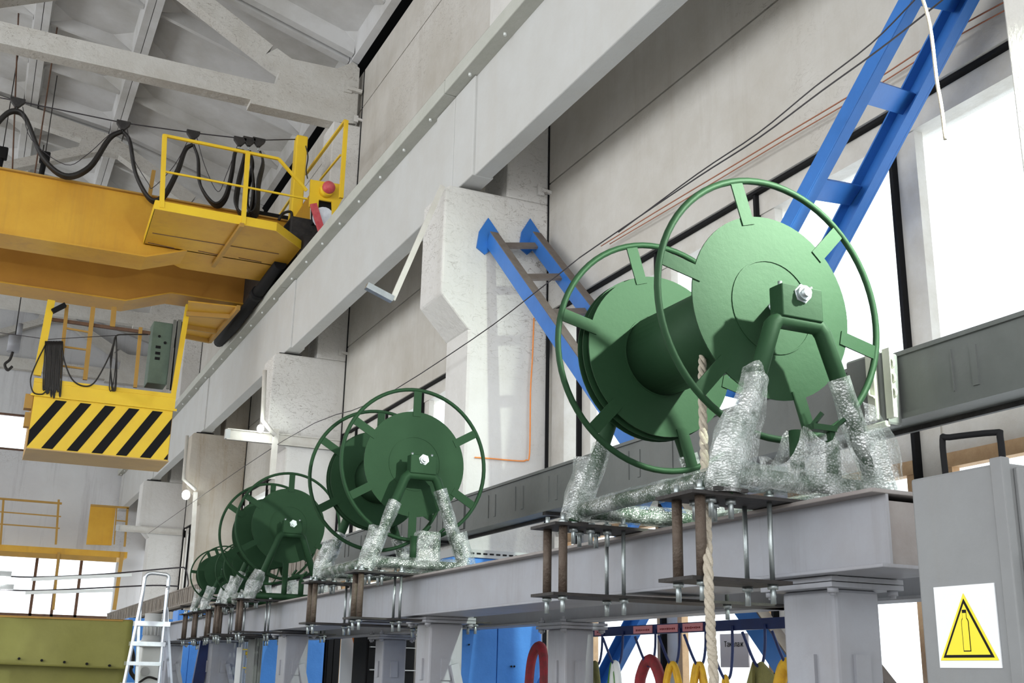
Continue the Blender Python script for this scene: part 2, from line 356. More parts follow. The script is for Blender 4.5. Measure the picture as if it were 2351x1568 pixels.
for i in range(len(CY)):
    a = CY[i]+.51; b = CY[i+1] if i+1 < len(CY) else YE-.4
    right_window(i+1, a, b)
# end wall windows
def end_window(i, r, xs):
    x0, x1, z0, z1 = r; w = bpy.data.objects.new('window_%d' % i, None); COL.objects.link(w); w.location = ((x0+x1)/2, YE+.1, z0); w['kind'] = 'structure'
    WL[w.name] = V(w.location); f = MB(); g = MB()
    for x in xs: f.box((x-.035, YE+.02, z0), (x+.035, YE+.12, z1))
    f.box((x0, YE+.02, z1-.05), (x1, YE+.12, z1)); f.box((x0, YE+.02, z0), (x1, YE+.12, z0+.06))
    g.box((x0, YE+.14, z0), (x1, YE+.15, z1)); f.build('window_frame', 'brown', w); g.build('pane', 'glass', w)
end_window(8, big, [PY(82-1, 1320, YE).x, PY(130, 1320, YE).x, PY(184, 1320, YE).x, PY(265, 1320, YE).x+.12]+[-.8-1.15*k for k in range(7)])
end_window(9, hi, [-.6-1.2*k for k in range(7)])
# roof: ribbed slabs
mb = MB(); top = MB()
xs = [4.16, 1.32, -.18, -1.70, -3.25, -4.8, -6.35, -7.9, -9.42, -10.92, -13.9]
YR = [-10]+[c+.25 for c in CY]+[YE]
def slope_box(x0, x1, y0, y1, z0, z1, in0=0, in1=0, inr=None):
    inr = in0 if inr is None else inr
    """box following the roof slope, z relative to the slab underside; in0/in1 narrow its bottom"""
    vs = [(x0+in0, y0+in1, rz(x0+in0)+z0), (x1-inr, y0+in1, rz(x1-inr)+z0), (x1-inr, y1-in1, rz(x1-inr)+z0), (x0+in0, y1-in1, rz(x0+in0)+z0),
          (x0, y0, rz(x0)+z1), (x1, y0, rz(x1)+z1), (x1, y1, rz(x1)+z1), (x0, y1, rz(x0)+z1)]
    mb.add(vs, [(0,3,2,1),(4,5,6,7),(0,1,5,4),(1,2,6,5),(2,3,7,6),(3,0,4,7)])
for xb, xa in zip(xs, xs[1:]):
    for y0, y1 in zip(YR, YR[1:]):
        if y1 < 5: slope_box(xa, xb, y0, y1, 0, .4); continue
        slope_box(xa, xb, y0, y1, .28, .36)
        slope_box(xa+.005, xa+.15, y0+.02, y1-.02, 0, .30, 0, 0, .04); slope_box(xb-.15, xb-.005, y0+.02, y1-.02, 0, .30, .04, 0, 0)
        slope_box(xa+.13, xb-.13, y0+.02, y0+.22, .02, .30, 0, .03); slope_box(xa+.13, xb-.13, y1-.22, y1-.02, .02, .30, 0, .03)
        n = 4
        for k in range(1, n):
            y = y0+(y1-y0)*k/n; slope_box(xa+.13, xb-.13, y-.09, y+.09, .10, .30, 0, .05)
        # haunched corners of the coffers
        for k in range(n):
            ya = y0+(y1-y0)*k/n+.07; yb = y0+(y1-y0)*(k+1)/n-.07
            for (xx, sx) in ((xa+.13, 1), (xb-.13, -1)):
                for (yy, sy) in ((ya, 1), (yb, -1)):
                    L_ = .32
                    pts = [(xx, yy), (xx+sx*L_, yy), (xx, yy+sy*L_)]
                    vs = [(p[0], p[1], rz(p[0])+.28) for p in pts]+[(xx, yy, rz(xx)+.12)]
                    mb.add(vs, [(0,1,2),(0,3,1),(1,3,2),(2,3,0)])
struct(mb, 'ceiling', 'roof')
struct(MB().box((-14.3, -10, 12.6), (5.2, 33, 12.7)), 'trim_2', 'dark')
mb = MB()
for x in xs[1:-1]:
    for k in range(12): mb.box((x-.006, 5+2.3*k, rz(x)+.03), (x+.006, 5+2.3*(k+1), rz(x)+.28))
struct(mb, 'trim_3', 'dark')
# columns with corbels
ORD = ['nearest the camera at the right edge', 'with the blue brace plates bolted to it', 'with the grey bracket across it', 'streaked with rust', 'behind the lit lamp near the end wall']
for i, y in enumerate(CY[1:]):
    t = thing('concrete_column', 'white concrete crane column %s' % ORD[i], 'column', (3.82, y+.25, 0), 'concrete columns along the right wall')
    d = .5; mn = 'stain' if i == 3-0 or i == 3 else 'column'
    mn = 'stain' if abs(y-20.2) < .1 else 'column'
    mb = MB(); c = .02
    mb.prism([(3.46+c, y, 0), (WX-.004, y, 0), (WX-.004, y+d, 0), (3.46+c, y+d, 0), (3.46, y+d-c, 0), (3.46, y+c, 0)], (0, 0, 2.9+H)); mb.build('lower_shaft', mn, t)
    # corbel: profile in x-z, extruded along y
    pr = [(WX-.004, 2.6), (3.46, 2.74), (3.2, 3.02), (3.2, 3.95), (3.24, 4.0), (WX-.004, 4.0)]
    mb = MB().prism([(x, y-.004, z+H) for x, z in pr], (0, d+.01, 0)); mb.build('corbel', mn, t, bevel=.018)
    mb = MB().box((3.78, y, 4.0+H), (WX-.004, y+d, 7.5+H)); mb.build('upper_shaft', mn, t, bevel=.015)
    mb = MB().box((WX-.012, y-.008, 0), (WX+.02, y-.001, 8.4+H)); mb.box((3.3, y+.1, 4.0+H), (3.6, y+.4, 4.035+H))
    mb.build('wall_joint', 'dark', t)
    mb = MB()
    for z in (4.12, 7.6):
        mb.box((WX-.12, y-.03, z+H-.05), (WX-.06, y-.006, z+H+.05)); mb.bar((WX-.09, y-.03, z+H), (WX+.02, y-.04, z+H-.02), .03, .03)
    mb.build('wall_tie', mn, t)
# crane runway girders, one per bay
for i, (a, b) in enumerate(zip(CY, CY[1:]+[YE+.1])):
    a += .25; b = b+.25 if i < 5 else YE-.05
    lab = ['above the camera', 'crossing the top of the picture', 'between the braced column and the bracketed one', 'under the crane', 'behind the striped crane platform', 'reaching the end wall'][i]
    t = thing('crane_runway_girder', 'white concrete T shaped crane runway girder %s' % lab, 'beam', (3.465, (a+b)/2, 4.04+H), 'crane runway girders on the corbels')
    mb = MB().box((3.385, a, 4.04+H), (3.545, b, 5.0+H))
    mb.box((3.36, a+.002, 4.037+H), (3.56, a+.45, 4.98+H)); mb.box((3.36, b-.45, 4.037+H), (3.56, b-.005, 4.98+H))
    mb.build('web', 'girder', t, bevel=.01)
    mb = MB()
    prof = [(3.25, 4.99), (3.385, 4.985), (3.545, 4.985), (3.68, 4.99), (3.68, 5.13), (3.25, 5.13)]
    mb.prism([(x, a+.006, z+H) for x, z in prof], (0, b-a-.012, 0)); mb.build('flange', 'flange', t, bevel=.008)
    y = a+.5
    while y < b-.2: MB().cyl((3.315, y, 4.965+H), (3.315, y, 4.99+H), .014, 8).build('flange_bolt', 'white', t); y += .72
    MB().box((3.43, a, 5.13+H), (3.50, b, 5.22+H)).build('crane_rail', 'steel', t)
# roof trusses
for i, y in enumerate(CY[3:]+[YE-.35]):
    lab = ['nearest the camera, whole heel in view', 'second from the camera, behind the festoon cables', 'third from the camera, hidden behind the crane', 'farthest, seen under the crane with its triangular openings'][i]
    t = thing('roof_truss', 'white concrete roof truss %s' % lab, 'truss', (-4.8, y+.12, 7.5+H), 'concrete roof trusses')
    y0 = y+.03; dy = .24; XM = -4.8
    mb = MB()
    heel = [(4.12, 7.55), (3.8, 7.5), (2.6, 7.5), (2.6, 7.86), (2.93, 7.88), (2.97, 8.12), (2.7, 8.26), (2.9, 8.44), (3.12, 8.33), (3.78, 8.35), (4.02, 8.52), (4.12, 8.44)]
    for sgn in (1, -1):
        f = (lambda x: x) if sgn > 0 else (lambda x: 2*XM-x)
        mb.prism([(f(x), y0, z+H) for x, z in heel], (0, dy, 0))
        def chord(p, q, w, e=[0]): e[0] += .003; mb.bar((f(p[0]), y0+dy/2, p[1]+H), (f(q[0]), y0+dy/2, q[1]+H), w, dy-.006-e[0], up=(0, 1, 0))
        chord((2.78, 8.36), (1.25, 9.22), .25); chord((1.35, 9.2), (-1.75, 9.72), .26); chord((-1.7, 9.72), (-4.8, 9.92), .26)
        chord((1.2, 9.15), (-1.75, 7.75), .17); chord((-1.75, 7.75), (-4.8, 9.8), .17)
        mb.prism([(f(x), y0+.01, z+H) for x, z in ((1.75, 8.98), (.75, 9.3), (.7, 8.98), (1.15, 9.0))], (0, dy-.02, 0))
        mb.prism([(f(x), y0+.01, z+H) for x, z in ((-1.0, 7.84), (-2.5, 7.84), (-1.95, 8.05), (-1.55, 8.05))], (0, dy-.02, 0))
    mb.box((2*XM-2.7, y0+.006, 7.56+H), (2.7, y0+dy-.006, 7.865+H))
    mb.build('truss_frame', 'truss', t)
    MB().box((3.9, y0-.03, 8.0+H), (4.02, y0, 8.12+H)).bar((3.95, y0-.03, 8.06+H), (4.16, y0-.05, 8.04+H), .05, .05).build('tie_plate', 'truss', t)
# ================================================================== OVERHEAD CRANE
crane = thing('bridge_crane', 'yellow two girder overhead crane on the runway with railed platform and striped hanging cradle', 'crane', (1.5, 15.9, 5.22+H))
G1, G2 = 14.6, 16.66
def girder(y, nm, mt, ztop):
    zb = 5.14+H; ze = 5.36+H; XL = -13.2
    prof = [(XL, zb), (1.50, zb), (2.12, ze), (3.35, ze), (3.35, ztop), (XL, ztop)]
    mb = MB().prism([(x, y, z) for x, z in prof], (0, .42, 0)); mb.build(nm, mt, crane)
    mb = MB()
    for (p, q) in (((XL, zb), (1.50, zb)), ((1.50, zb), (2.12, ze)), ((2.12, ze), (3.35, ze))):
        mb.prism([(p[0], y-.05, p[1]), (q[0], y-.05, q[1]), (q[0], y-.05, q[1]-.02), (p[0], y-.05, p[1]-.02)], (0, .56, 0))
    mb.build('bottom_flange', 'yellow', crane)
    MB().box((XL, y-.06, ztop), (3.35, y+.48, ztop+.02)).build('top_flange', 'dyellow', crane)
girder(G1, 'near_girder', 'yellow', 5.97+H)
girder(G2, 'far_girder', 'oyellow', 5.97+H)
mb = MB().box((3.2, 13.9, 5.32+H), (3.72, 18.2, 5.8+H)); mb.cyl((3.34, 13.86, 5.36+H), (3.56, 13.86, 5.36+H), .17, 20); mb.cyl((3.34, 18.0, 5.36+H), (3.56, 18.0, 5.36+H), .17, 20)
mb.build('end_carriage', 'steel', crane, bevel=.02)
mb = MB().tube(bez([(3.22, 14.4, 5.28+H), (3.17, 15.4, 5.17+H), (3.15, 16.8, 5.08+H), (3.2, 18.4, 5.2+H)]),   .085, 12)
mb.cyl((3.165, 15.4, 5.17+H), (3.16, 15.55, 5.155+H), .1, 12); mb.build('dark_conduit', 'black', crane)
# platform beside the near girder
zp = 5.3+H
pt = [PZ(355, 479, zp), PZ(634, 530, zp), PZ(690, 571, zp), V((3.33, 15.05, zp)), V((1.45, 14.6, zp))]
MB().prism([p+V((0, 0, 0)) for p in pt[:3]]+[V((3.33, 14.58, zp)), V((1.45, 14.58, zp))], (0, 0, .02)).build('platform_plate', 'yellow', crane)
mb = MB()
MB().prism([V((1.46, 14.55, zp)), V((3.3, 14.55, zp)), V((3.3, 15.3, zp)), V((2.05, 15.3, zp)), V((1.6, 14.9, zp))], (0, 0, .015)).build('under_platform_plate', 'yellow', crane)
for a, b in zip(pt[:2], pt[1:3]): mb.bar(a+V((0, 0, .055)), b+V((0, 0, .055)), .012, .115)
mb.bar(pt[0]+V((0, 0, .055)), V((1.45, 14.58, zp+.055)), .012, .11); mb.build('kick_plate', 'byellow', crane)
mb = MB(); mb.bar(PZ(556, 516, zp-.03), PZ(490, 610, zp-.03), .05, .05); mb.build('platform_bracket', 'dyellow', crane)
mb = MB()
for (a, b) in (((350, 535), (640, 583)), ((340, 557), (400, 570)), ((455, 576), (505, 586)), ((548, 592), (600, 602))):
    mb.bar(PZ(*a, zp-.004), PZ(*b, zp-.004), .012, .008)
mb.build('plate_seams', 'brown', crane)
YP = 13.29
def railing(name, segs, m='byellow', r=.022, f=PY, pl=YP):
    for a, b, k in segs:
        MB().bar(f(*a, pl), f(*b, pl), r*k, r*k).build(name, m, crane)
railing('railing_post', [((371, 478), (378, 310), 2.4), ((558, 515), (569, 352), 2.4)])
railing('railing_rail', [((376, 311), (640, 365), 1.5), ((640, 365), (704, 438), 1.6), ((373, 393), (706, 457), 1.0)])
railing('railing_rail', [((793, 277), (702, 400), 1.6), ((782, 356), (735, 413), 1.0), ((672, 450), (640, 497), 1.4)], f=PX, pl=3.55)
railing('railing_post', [((795, 277), (783, 455), 2.2)], f=PX, pl=3.55)
railing('stub_post', [((353, 392), (343, 452), 2.2)], 'dyellow', pl=14.55)
mb = MB().box((3.26, 14.2, 5.4+H), (3.42, 14.36, 7.14+H)); mb.build('festoon_post', 'byellow', crane, bevel=.02)
MB().prism([PY(x, y, 14.1) for x, y in ((676, 500), (712, 445), (712, 520), (694, 575), (672, 560))], (0, .3, 0)).build('carriage_gusset', 'yellow', crane)
mb = MB().box((2.9, 14.62, 5.97+H), (3.5, 15.0, 6.08+H)); mb.cyl((3.3, 13.95, 5.62+H), (3.3, 14.5, 5.62+H), .16, 16); mb.box((2.95, 14.25, 5.38+H), (3.42, 14.5, 5.75+H)); mb.build('drive_motor_and_shade', 'black', crane)  # black block beside the motor fills in the shade between platform and flange
mb = MB().prism([PY(x, y, 13.3) for x, y in ((713, 412), (788, 424), (787, 455), (763, 500), (762, 463), (732, 458), (731, 478), (710, 474))], (0, .03, 0)); mb.build('buffer_bracket', 'byellow', crane)
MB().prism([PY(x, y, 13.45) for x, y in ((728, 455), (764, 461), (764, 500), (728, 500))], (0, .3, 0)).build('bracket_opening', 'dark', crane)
c = PY(755, 430, 13.16); mb = MB().sphere(c, .085, 20, (1, .8, 1)); b = mb.build('buffer', 'red', crane)
MB().cyl(c+V((0, .02, -.008)), c+V((0, .15, -.008)), .088, 20).build('buffer_cup', 'byellow', b)
MB().bar(PY(719, 468, 13.25), PY(738, 530, 13.25), .09, .03, up=(0, 1, 0)).build('warning_bar', 'red', crane)
MB().cyl(PY(742, 500, 13.4), PY(742, 500, 13.75), .14, 20).build('carriage_wheel', 'alu', crane)
MB().tube(bez([PY(x, y, 14.2) for x, y in ((640, 505), (650, 490), (668, 487), (668, 505), (655, 520))]), .02, 8).build('loose_cable', 'rubber', crane); mb = MB(); mb.tube(bez([PY(x, y, 13.9) for x, y in ((702, 335), (707, 360), (703, 390), (706, 410))]), .008, 6); mb.build('loose_cable', 'rubber', crane)
# ---- cradle hanging from the far girder
YC = 16.6
x0, x1 = PY(70, 930, YC).x, PY(398, 960, YC).x
zt, zm, zb = PY(71, 906, YC).z-.0, PY(71, 906, YC).z-.0, PY(68, 1028, YC).z
ztop = PY(80, 868, YC).z
mb = MB().box((x0+.03, YC, zb), (x1-.02, YC+.03, zt)); mb.cur = 1
n = 6
for k in range(6):
    a = (PY(110+66*k, 920+7.3*k, YC-.004).x, PY(138+66*k, 920+7.3*k, YC-.004).x)
    b = (PY(98+58*k, 1031+4.5*k, YC-.004).x, PY(130+58*k, 1033+4.5*k, YC-.004).x)
ztS = zt-.04; wS = .145; st = (x1-x0-.05)/5.72
for k in range(-1, 6):
    xb0 = x0+.21+k*st; xt0 = xb0+.43
    poly = [(xb0, zb+.01), (xb0+wS, zb+.01), (xt0+wS, ztS), (xt0, ztS)]
    out = []
    lo, hiX = x0+.03, x1-.02
    def clip(P, side, X):
        R = []
        for i in range(len(P)):
            A, B = P[i], P[(i+1) % len(P)]
            ia = (A[0] >= X) if side > 0 else (A[0] <= X); ib = (B[0] >= X) if side > 0 else (B[0] <= X)
            if ia: R.append(A)
            if ia != ib: t = (X-A[0])/(B[0]-A[0]); R.append((X, A[1]+(B[1]-A[1])*t))
        return R
    P = clip(clip(poly, 1, lo), -1, hiX)
    if len(P) > 2: mb.prism([(x, YC-.004, z) for x, z in P], (0, .004, 0))
mb.build('striped_panel', ['byellow', 'black'], crane)
mb = MB().box((x0, YC-.03, zt), (x1, YC+.02, ztop)); mb.bar((x0-.02, YC-.03, zt), (x1+.03, YC-.03, zt), .03, .03); mb.bar((x0, YC-.03, ztop-.05), (x1, YC-.03, ztop-.05), .02, .02); mb.build('upper_panel', 'byellow', crane)
mb = MB().box((x0+.02, YC, zb-.015), (x1, YC+1.0, zb)); mb.build('cradle_floor', 'tan', crane)
mb = MB().box((x0+.02, YC+.97, zb), (x1, YC+1.0, ztop)); mb.build('rear_panel', 'dyellow', crane)
MB().box((x0+.02, YC+.03, zb), (x0+.04, YC+.97, ztop)).build('side_panel', 'dyellow', crane); MB().box((x1-.03, YC+.03, zb), (x1-.01, YC+.97, ztop)).build('side_panel', 'dyellow', crane)
for a, b, k in (((85, 862), (118, 690), .10), ((398, 905), (432, 700), .07)):
    MB().bar(PY(*a, YC), PY(*b, YC), k, .06, up=(0, 1, 0)).build('hanger_post', 'byellow', crane)
for a, b, k in (((137, 868), (154, 700), .05), ((195, 872), (214, 705), .06), ((310, 890), (323, 752), .05), ((258, 750), (262, 705), .07)):
    MB().bar(PY(*a, YC+.1), PY(*b, YC+.1), k, .04, up=(0, 1, 0)).build('ladder_rail', 'dyellow', crane)
for a, b in (((148, 753), (206, 763)), ((146, 796), (204, 804)), ((140, 840), (196, 847))):
    MB().bar(PY(*a, YC+.1), PY(*b, YC+.1), .025, .025).build('ladder_rung', 'dyellow', crane)
MB().bar(PY(115, 733, YC+.14), PY(345, 765, YC+.14), .05, .045).build('cross_bar', 'brown', crane)
MB().box((x0-.08, YC+.02, zb+.55), (x0+.02, YC+.2, zb+.75)).box((x0-.05, YC+.05, zb+.3), (x0+.02, YC+.2, zb+.5)).build('side_lug', 'dyellow', crane)
# control cabinet on the cradle
p0, p1 = PY(336, 880, YC+.25), PY(390, 747, YC+.25)
cb = MB().box((p0.x, YC+.2, p0.z), (p1.x+.04, YC+.55, p1.z+.02)).build('control_box', 'dgreen', crane, bevel=.01)
mb = MB()
for (x, y, rr) in ((366, 772, .02), (379, 787, .022)): mb.cyl(PY(x, y, YC+.2), PY(x, y, YC+.18), rr, 10)
for (x, y) in ((363, 797), (362, 811), (361, 823)): q = PY(x, y, YC+.2); mb.box(q+V((-.035, -.01, -.02)), q+V((.035, .01, .02)))
mb.build('switches', 'black', cb)
MB().bar(PY(385, 893, YC+.12), PY(402, 735, YC+.12), .04, .04).bar(PY(398, 893, YC+.1), PY(413, 735, YC+.1), .05, .05).build('cable_duct', 'tray', crane)
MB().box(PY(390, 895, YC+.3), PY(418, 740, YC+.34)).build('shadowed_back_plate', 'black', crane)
mb = MB()
for k in range(14):
    x = 105+k*2.9+random.uniform(-1, 1); yb = random.uniform(885, 905)
    mb.tube(bez([PY(x, 783, YC-.05), PY(x-3, 830, YC-.05), PY(x-6, yb, YC-.05), PY(x-3, yb+2, YC-.05), PY(x+1, 830, YC-.05), PY(x+1.5, 784, YC-.05)], 4), .009, 5)
mb.tube(bez([PY(x, y, YC-.06) for x, y in ((105, 790), (85, 830), (70, 870), (76, 900), (95, 905), (104, 900))], 5), .01, 5)
mb.tube(bez([PY(x, y, YC-.06) for x, y in ((143, 800), (148, 830), (165, 870), (190, 886), (215, 880), (240, 840), (258, 800), (266, 772), (290, 768), (340, 768))], 5), .011, 5)
for dx in (0, 5, 8): mb.tube(bez([PY(x, y, YC-.06) for x, y in ((265, 773), (257-dx/2, 820), (251+dx, 888), (258+dx, 892), (266+dx/3, 830), (267, 773))], 4), .008, 5)
mb.build('cradle_cable', 'rubber', crane)
MB().bar(PY(120, 715, YC-.05), PY(150, 700, YC-.05), .09, .06).build('lamp_housing', 'black', crane)
MB().tube([PY(0, 764, YC), PY(110, 779, YC), PY(268, 770, YC)], .005, 5).build('guide_wire', 'blackwire', crane)
# lattice platform under the far girder, beside the runway
q = [PZ(432, 693, 5.05+H), PZ(548, 706, 5.05+H), PZ(482, 783, 5.05+H), PZ(424, 772, 5.05+H)]
MB().prism(q, (0, 0, .02)).build('end_platform_plate', 'yellow', crane)
mb = MB()
for a, b in (((424, 772), (482, 783)), ((482, 783), (548, 706)), ((424, 750), (500, 762)), ((428, 720), (530, 727))): mb.bar(PZ(*a, 5.02+H), PZ(*b, 5.02+H), .05, .07)
mb.build('end_platform_frame', 'dyellow', crane)
# ---- festoon
YF = 14.42
tag(MB().tube([PY(-60, 213, YF), PY(40, 232, YF), PY(283, 282, YF), PY(443, 305, YF), PY(593, 322, YF), V((3.27, YF-.13, 7.1+H))], .008, 6).build('festoon_wire', 'blackwire'), 'thin taut wire carrying the festoon trolleys above the yellow crane', 'wire')
tl = ['at the far left above the highest cable loop', 'second from the left, over the wide cable loop', 'just left of the three bunched ones, above the railing', 'left one of the three bunched ones', 'middle one of the three bunched ones', 'right one of the three bunched ones, nearest the yellow post']
for (x, y), l in zip(((40, 236), (283, 288), (443, 310), (551, 325), (572, 325), (594, 327)), tl):
    c = PY(x, y, YF); t = thing('festoon_trolley', 'dark wedge shaped festoon trolley %s' % l, 'trolley', c-V((0, 0, .13)), 'festoon trolleys on the wire')
    MB().prism([c+V(p) for p in ((-.09, -.03, .06), (.09, -.03, .06), (.085, -.03, .01), (.02, -.03, -.07), (-.02, -.03, -.07), (-.085, -.03, .01))], (0, .06, 0)).build('trolley_body', 'steel', t, bevel=.008)
    MB().cyl(c+V((0, 0, -.05)), c+V((0, 0, -.13)), .006, 6).build('hanger', 'zinc', t)
fc = [([(-40, 330), (8, 268), (38, 256), (62, 278), (98, 362), (150, 405), (205, 385), (250, 320), (280, 302)], 'hanging from the two leftmost trolleys in a wide loop', 3, .035),
      ([(282, 302), (298, 325), (312, 400), (345, 458), (375, 452), (408, 392), (425, 345), (442, 332)], 'in the deep loop behind the first railing post', 3, .032),
      ([(444, 332), (455, 365), (460, 425), (492, 470), (517, 455), (532, 400), (540, 350), (551, 344)], 'in the narrow loop above the platform', 4, .024),
      ([(551, 344), (562, 356), (548, 420), (542, 470), (556, 495), (575, 490), (582, 430), (574, 350)], 'bunched left behind the second railing post', 4, .024),
      ([(574, 346), (580, 380), (566, 450), (575, 492), (590, 480), (594, 420), (604, 375), (597, 347)], 'bunched right behind the second railing post', 4, .022)]
fc[3] = (fc[3][0], fc[3][1], 6, .022); fc[4] = (fc[4][0], fc[4][1], 6, .02)
for pts, l, n, r in fc:
    mb = MB()
    for k in range(n):
        s = 4*(k-(n-1)/2)
        mid = len(pts)//2
        mb.tube(bez([PY(x+s*.3*math.sin(math.pi*i/(len(pts)-1)), y+s*.8*math.sin(math.pi*i/(len(pts)-1)), YF+.025*(k-n/2)) for i, (x, y) in enumerate(pts)], 6), r*.8, 7)
    tag(mb.build('festoon_cable', 'rubber'), 'black festoon cable bundle %s' % l, 'cable', 'festoon cables along the crane')
for pts, l in (([(52, 245), (72, 320), (150, 378), (200, 355), (250, 310), (275, 298)], 'sagging under the leftmost loop'), ([(292, 295), (305, 360), (340, 420), (352, 430), (400, 380), (432, 322)], 'sagging beside the second loop'),
               ([(452, 315), (470, 380), (500, 440), (520, 400), (545, 335)], 'sagging in the narrow loop')):
    tag(MB().tube(bez([PY(x, y, YF-.06) for x, y in pts], 5), .005, 5).build('tag_line', 'blackwire'), 'thin dark line %s of the festoon' % l, 'wire', 'thin lines along the festoon')
for (a, b), l in ((((141, 0), (75, 430)), 'thicker one, second from the left'), (((43, 20), (28, 400)), 'leftmost one, behind the first trolley')):
    tag(MB().tube([PY(*a, 17.5), PY(*b, 17.5)], .012, 6).build('hanging_cable', 'brown'), 'thin brown cable hanging from the roof behind the festoon, %s' % l, 'cable', 'cables hanging from the roof')
for (x, y, yy), l in (((103, 362, 19), 'dark lamp holder on a thin rod seen through the wide cable loop'), ((5, 352, 18), 'dark lamp holder on a thin rod at the left edge beside the festoon')):
    c = PY(x, y, yy); t = thing('hanging_lamp_holder', l, 'lamp', c-V((0, 0, .4))); MB().box(c-V((.08, .06, .1)), c+V((.08, .06, .1))).build('holder_body', 'black', t, bevel=.02); MB().cyl(c, c-V((.02, 0, .38)), .045, 10).build('holder_neck', 'black', t); MB().cyl(c, (c.x, c.y, rz(c.x)+.05), .008, 6).build('rod', 'steel', t)
c = PY(32, 790, 22); t = thing('hook_block', 'small grey hook block hanging on a wire at the far left below the crane', 'hook', c-V((0, 0, .5)))
MB().cyl(c+V((0, 0, -.15)), c+V((0, 0, .15)), .11, 12).cyl(c+V((.06, 0, .15)), c+V((.06, 0, .4)), .05, 10).build('block_body', 'grey', t)
MB().tube([c+V((0, 0, .1)), V((c.x, c.y, rz(c.x)+.05))], .010, 6).build('hoist_wire', 'steel', t)
MB().tube(bez([c+V(p) for p in ((0, 0, -.15), (-.03, 0, -.3), (-.1, 0, -.4), (-.04, 0, -.5), (.03, 0, -.42))]), .025, 8).build('hook', 'steel', t)
# ================================================================== BLUE PORTAL BRACES (ladder-like)
def brace(label, a0, a1, b0, b1, rungs, plates, yface):
    """a: stringer in the plane x=3.6, b: stringer in x=4.0 (3D end points)"""
    t = thing('portal_brace', label, 'brace', (3.8, (a0.y+a1.y)/2, min(a1.z, a0.z)), 'blue ladder-like portal braces')
    for p, q in ((a0, a1), (b0, b1)):
        d = (q-p).normalized(); nrm = d.cross(V((1, 0, 0))).normalized()
        mb = MB().bar(p, q, .012, .13, up=nrm); st_ = mb
        mb.bar(p-nrm*.06+V((.03, 0, 0)), q-nrm*.06+V((.03, 0, 0)), .07, .012, up=nrm)
        so_ = mb.build('stringer', 'blue', t); MB().bar(p+nrm*.065+V((.03, 0, 0)), q+nrm*.065+V((.03, 0, 0)), .075, .008, up=nrm).build('dusty_flange', 'dusty', so_, label='dusty brown top flange')
    for s in rungs:
        MB().bar(a0.lerp(a1, s), b0.lerp(b1, s), .09, .02, up=(a1-a0).normalized().cross(V((1, 0, 0)))).build('rung', 'dusty' if s > .1 else 'dusty', t)
    for p in plates:
        MB().prism([(p.x-.10, yface, p.z-.09), (p.x-.02, yface, p.z-.14), (p.x+.1, yface, p.z-.02), (p.x+.1, yface, p.z+.08), (p.x, yface, p.z+.2), (p.x-.08, yface, p.z+.06)], (0, -.018 if yface > 5 else .018, 0)).build('end_plate', 'blue', t)
    return t
a0 = PX(1122, 548, 3.6); a1 = PX(1755, 1467, 3.6)
da = (a1-a0); a1 = a0+da*((a0.y-2.86)/(a0.y-a1.y)); a1.z = max(a1.z, .05); b0 = PX(1220, 548, 4.0); b1 = b0+(a1-a0)
a0.y = min(a0.y, 8.24); b0.y = min(b0.y, 8.24)
brace('blue ladder-like brace bolted to the concrete column, running down behind the near reels', a0, a1, b0, b1, [.02+.083*k for k in range(12)], [a0, b0], 8.276)
a1 = PX(1440, 1200, 3.58); a0 = PX(2080, 0, 3.58); d = a0-a1; a0 = a1+d*((a1.y-2.86)/(-d.y)); a1 = a1-d*((8.2-a1.y)/(a1.y-a0.y+d.y*0+a0.y*0) if False else (8.2-a1.y)/(-d.y))
b1 = PX(1428, 1500, 4.02); b0 = PX(2222, 0, 4.02); d = b0-b1; b0 = b1+d*((b1.y-2.86)/(-d.y)); b1 = b1-d*((8.2-b1.y)/(-d.y))
rr = []
t = thing('portal_brace', 'large bright blue ladder-like brace rising to the top right corner behind the nearest reel', 'brace', (3.8, (a0.y+a1.y)/2, min(a1.z, b1.z)), 'blue ladder-like portal braces')
for p, q in ((a0, a1), (b0, b1)):
    dd = (q-p).normalized(); nrm = dd.cross(V((1, 0, 0))).normalized(); w = .085 if p is a0 else .14
    sg = 1 if p is a0 else -1
    mb = MB().bar(p, q, .012, w, up=nrm)
    for s in (-1, 1): mb.bar(p+nrm*s*w*.46+V((sg*.03, 0, 0)), q+nrm*s*w*.46+V((sg*.03, 0, 0)), .06, .01, up=nrm)
    mb.build('stringer', 'blue', t)
for (u, v) in (((1988, 208), (2085, 238)), ((1868, 432), (1962, 448)), ((2108, -20), (2200, 0)), ((1770, 640), (1850, 660)), ((1640, 880), (1720, 900))):
    p, q = PX(*u, 3.6), PX(*v, 4.0); MB().bar(p, q, .12, .02, up=(a1-a0).normalized().cross(V((1, 0, 0)))).build('rung', 'blue', t)
